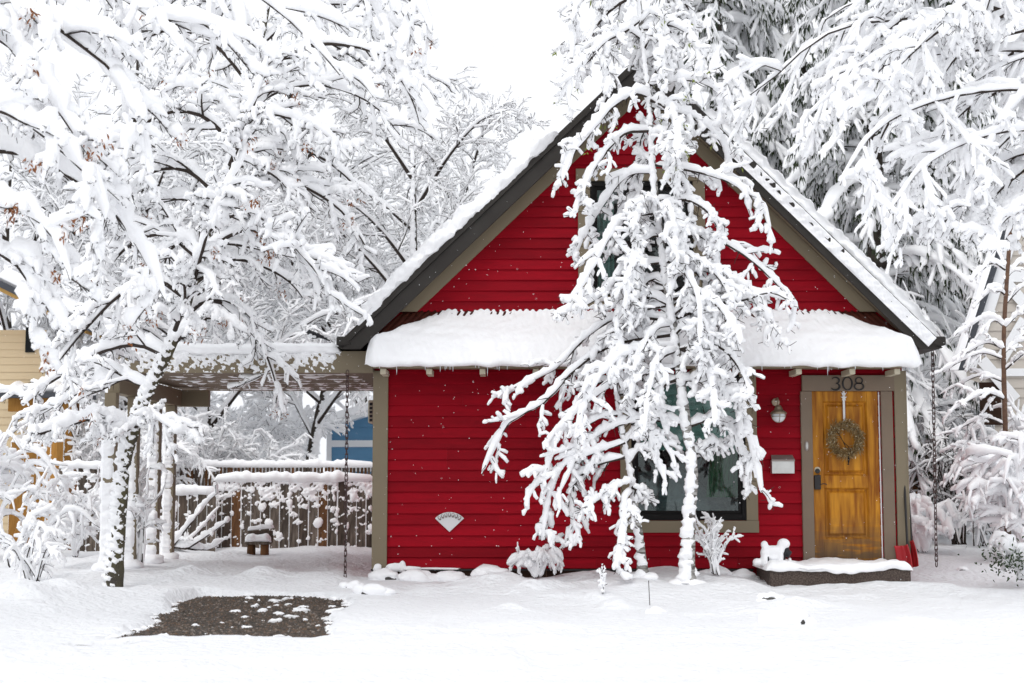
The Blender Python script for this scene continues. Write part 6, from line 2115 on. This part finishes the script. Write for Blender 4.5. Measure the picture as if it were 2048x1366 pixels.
# ------------------------------------------------------------------ snowy rocks along the foundation
ROCK = mat('rock', (0.09, 0.085, 0.08), 0.9, 0.2, var=(8, (0.05, 0.047, 0.045), 0.2), bump=(20, 0.6, 0.02))
rk = [(775, 1160, 0.13, 'lumpy snow buried stone at the house corner'), (835, 1163, 0.16, 'long snow draped stone along the skirt board'), (905, 1158, 0.12, 'pointed snow capped stone below the fan vent'),
      (985, 1150, 0.15, 'rounded snow mound of a stone under the drooping birch tip'), (1410, 1150, 0.15, 'snow capped boulder between birch and candle shrub'), (1462, 1152, 0.12, 'snow capped stone beside the door step'),
      (1522, 1128, 0.08, 'small snow ball of a stone touching the step edge'), (1575, 1242, 0.15, 'dark hollow edged rock showing through the path snow'), (1312, 1218, 0.06, 'little stone mostly buried in the garden bed'), (1540, 1210, 0.09, 'half buried stone beside the path'),
      (705, 1178, 0.09, 'dark edged stone at the foot of the carport chain'), (745, 1190, 0.12, 'stone under thick snow between drive and house'), (1925, 1140, 0.05, 'pebble sized lump in the snow by the far chain')]
for i, (px, py, r, lab) in enumerate(rk):
    g_ = gp(px, py)
    if g_.y > -0.30 and -1.7 < g_.x < 4.7: g_.y = -0.30
    z0 = float(gh(g_.x, g_.y))
    root = empty('garden_stone', (g_.x, g_.y, z0), lab, 'stone')
    acc = Acc(); snow_lump(acc, (g_.x, g_.y, z0 - r * 0.10), r, r * 0.7, r * 0.55, i, 3, 0.2); acc.build('rock', ROCK, root)
    acc = Acc()
    snow_lump(acc, (g_.x + r * 0.05, g_.y + 0.01, z0 + r * 0.18), r * 1.15, r * 0.85, r * 0.62, i + 20, 3, 0.3)
    snow_lump(acc, (g_.x - r * 0.7, g_.y + 0.02, z0 + r * 0.10), r * 0.8, r * 0.7, r * 0.5, i + 30, 3, 0.3)
    snow_lump(acc, (g_.x + r * 0.9, g_.y + 0.03, z0 + r * 0.02), r * 0.8, r * 0.6, r * 0.4, i + 40, 3, 0.3)
    acc.build('snow_cap', SNOW, root, 'stuff')

# snow caught on the skirt ledge at the corner
acc = Acc()
for px, w, h_ in ((754, 0.05, 0.05), (788, 0.09, 0.05), (803, 0.045, 0.07), (822, 0.12, 0.025), (880, 0.28, 0.012)):
    p = at(px, 1133, -0.075)
    snow_lump(acc, (p.x, -0.07, ZB - 0.008 + h_ * 0.3), w, 0.035, h_, int(px), 3, 0.25)
acc.build('ledge_snow', SNOW, house, 'stuff')

# ------------------------------------------------------------------ snow in the air
rng = np.random.default_rng(77)
n_ = 5200
px_ = np.stack([rng.uniform(-7, 8, n_), rng.uniform(-11, -0.7, n_), rng.uniform(0.1, 8, n_)], 1)
r_ = rng.uniform(0.0022, 0.0058, (n_, 1, 1)) * np.clip((px_[:, 1] + 17) / 16, 0.4, 1)[:, None, None]
acc = Acc()
vv = octv[None] * r_ * rng.uniform(0.7, 1.3, (n_, 6, 1)) + px_[:, None]
acc.add(vv, [(np.array([[0, 2, 4], [2, 1, 5], [1, 3, 4], [3, 0, 5]])[None] + (np.arange(n_) * 6)[:, None, None]).reshape(-1, 3)])
fl = acc.build('falling_snow', SNOWF, None, 'stuff')
props(fl, 'scattered flakes of falling snow drifting before the house', 'snowflakes')
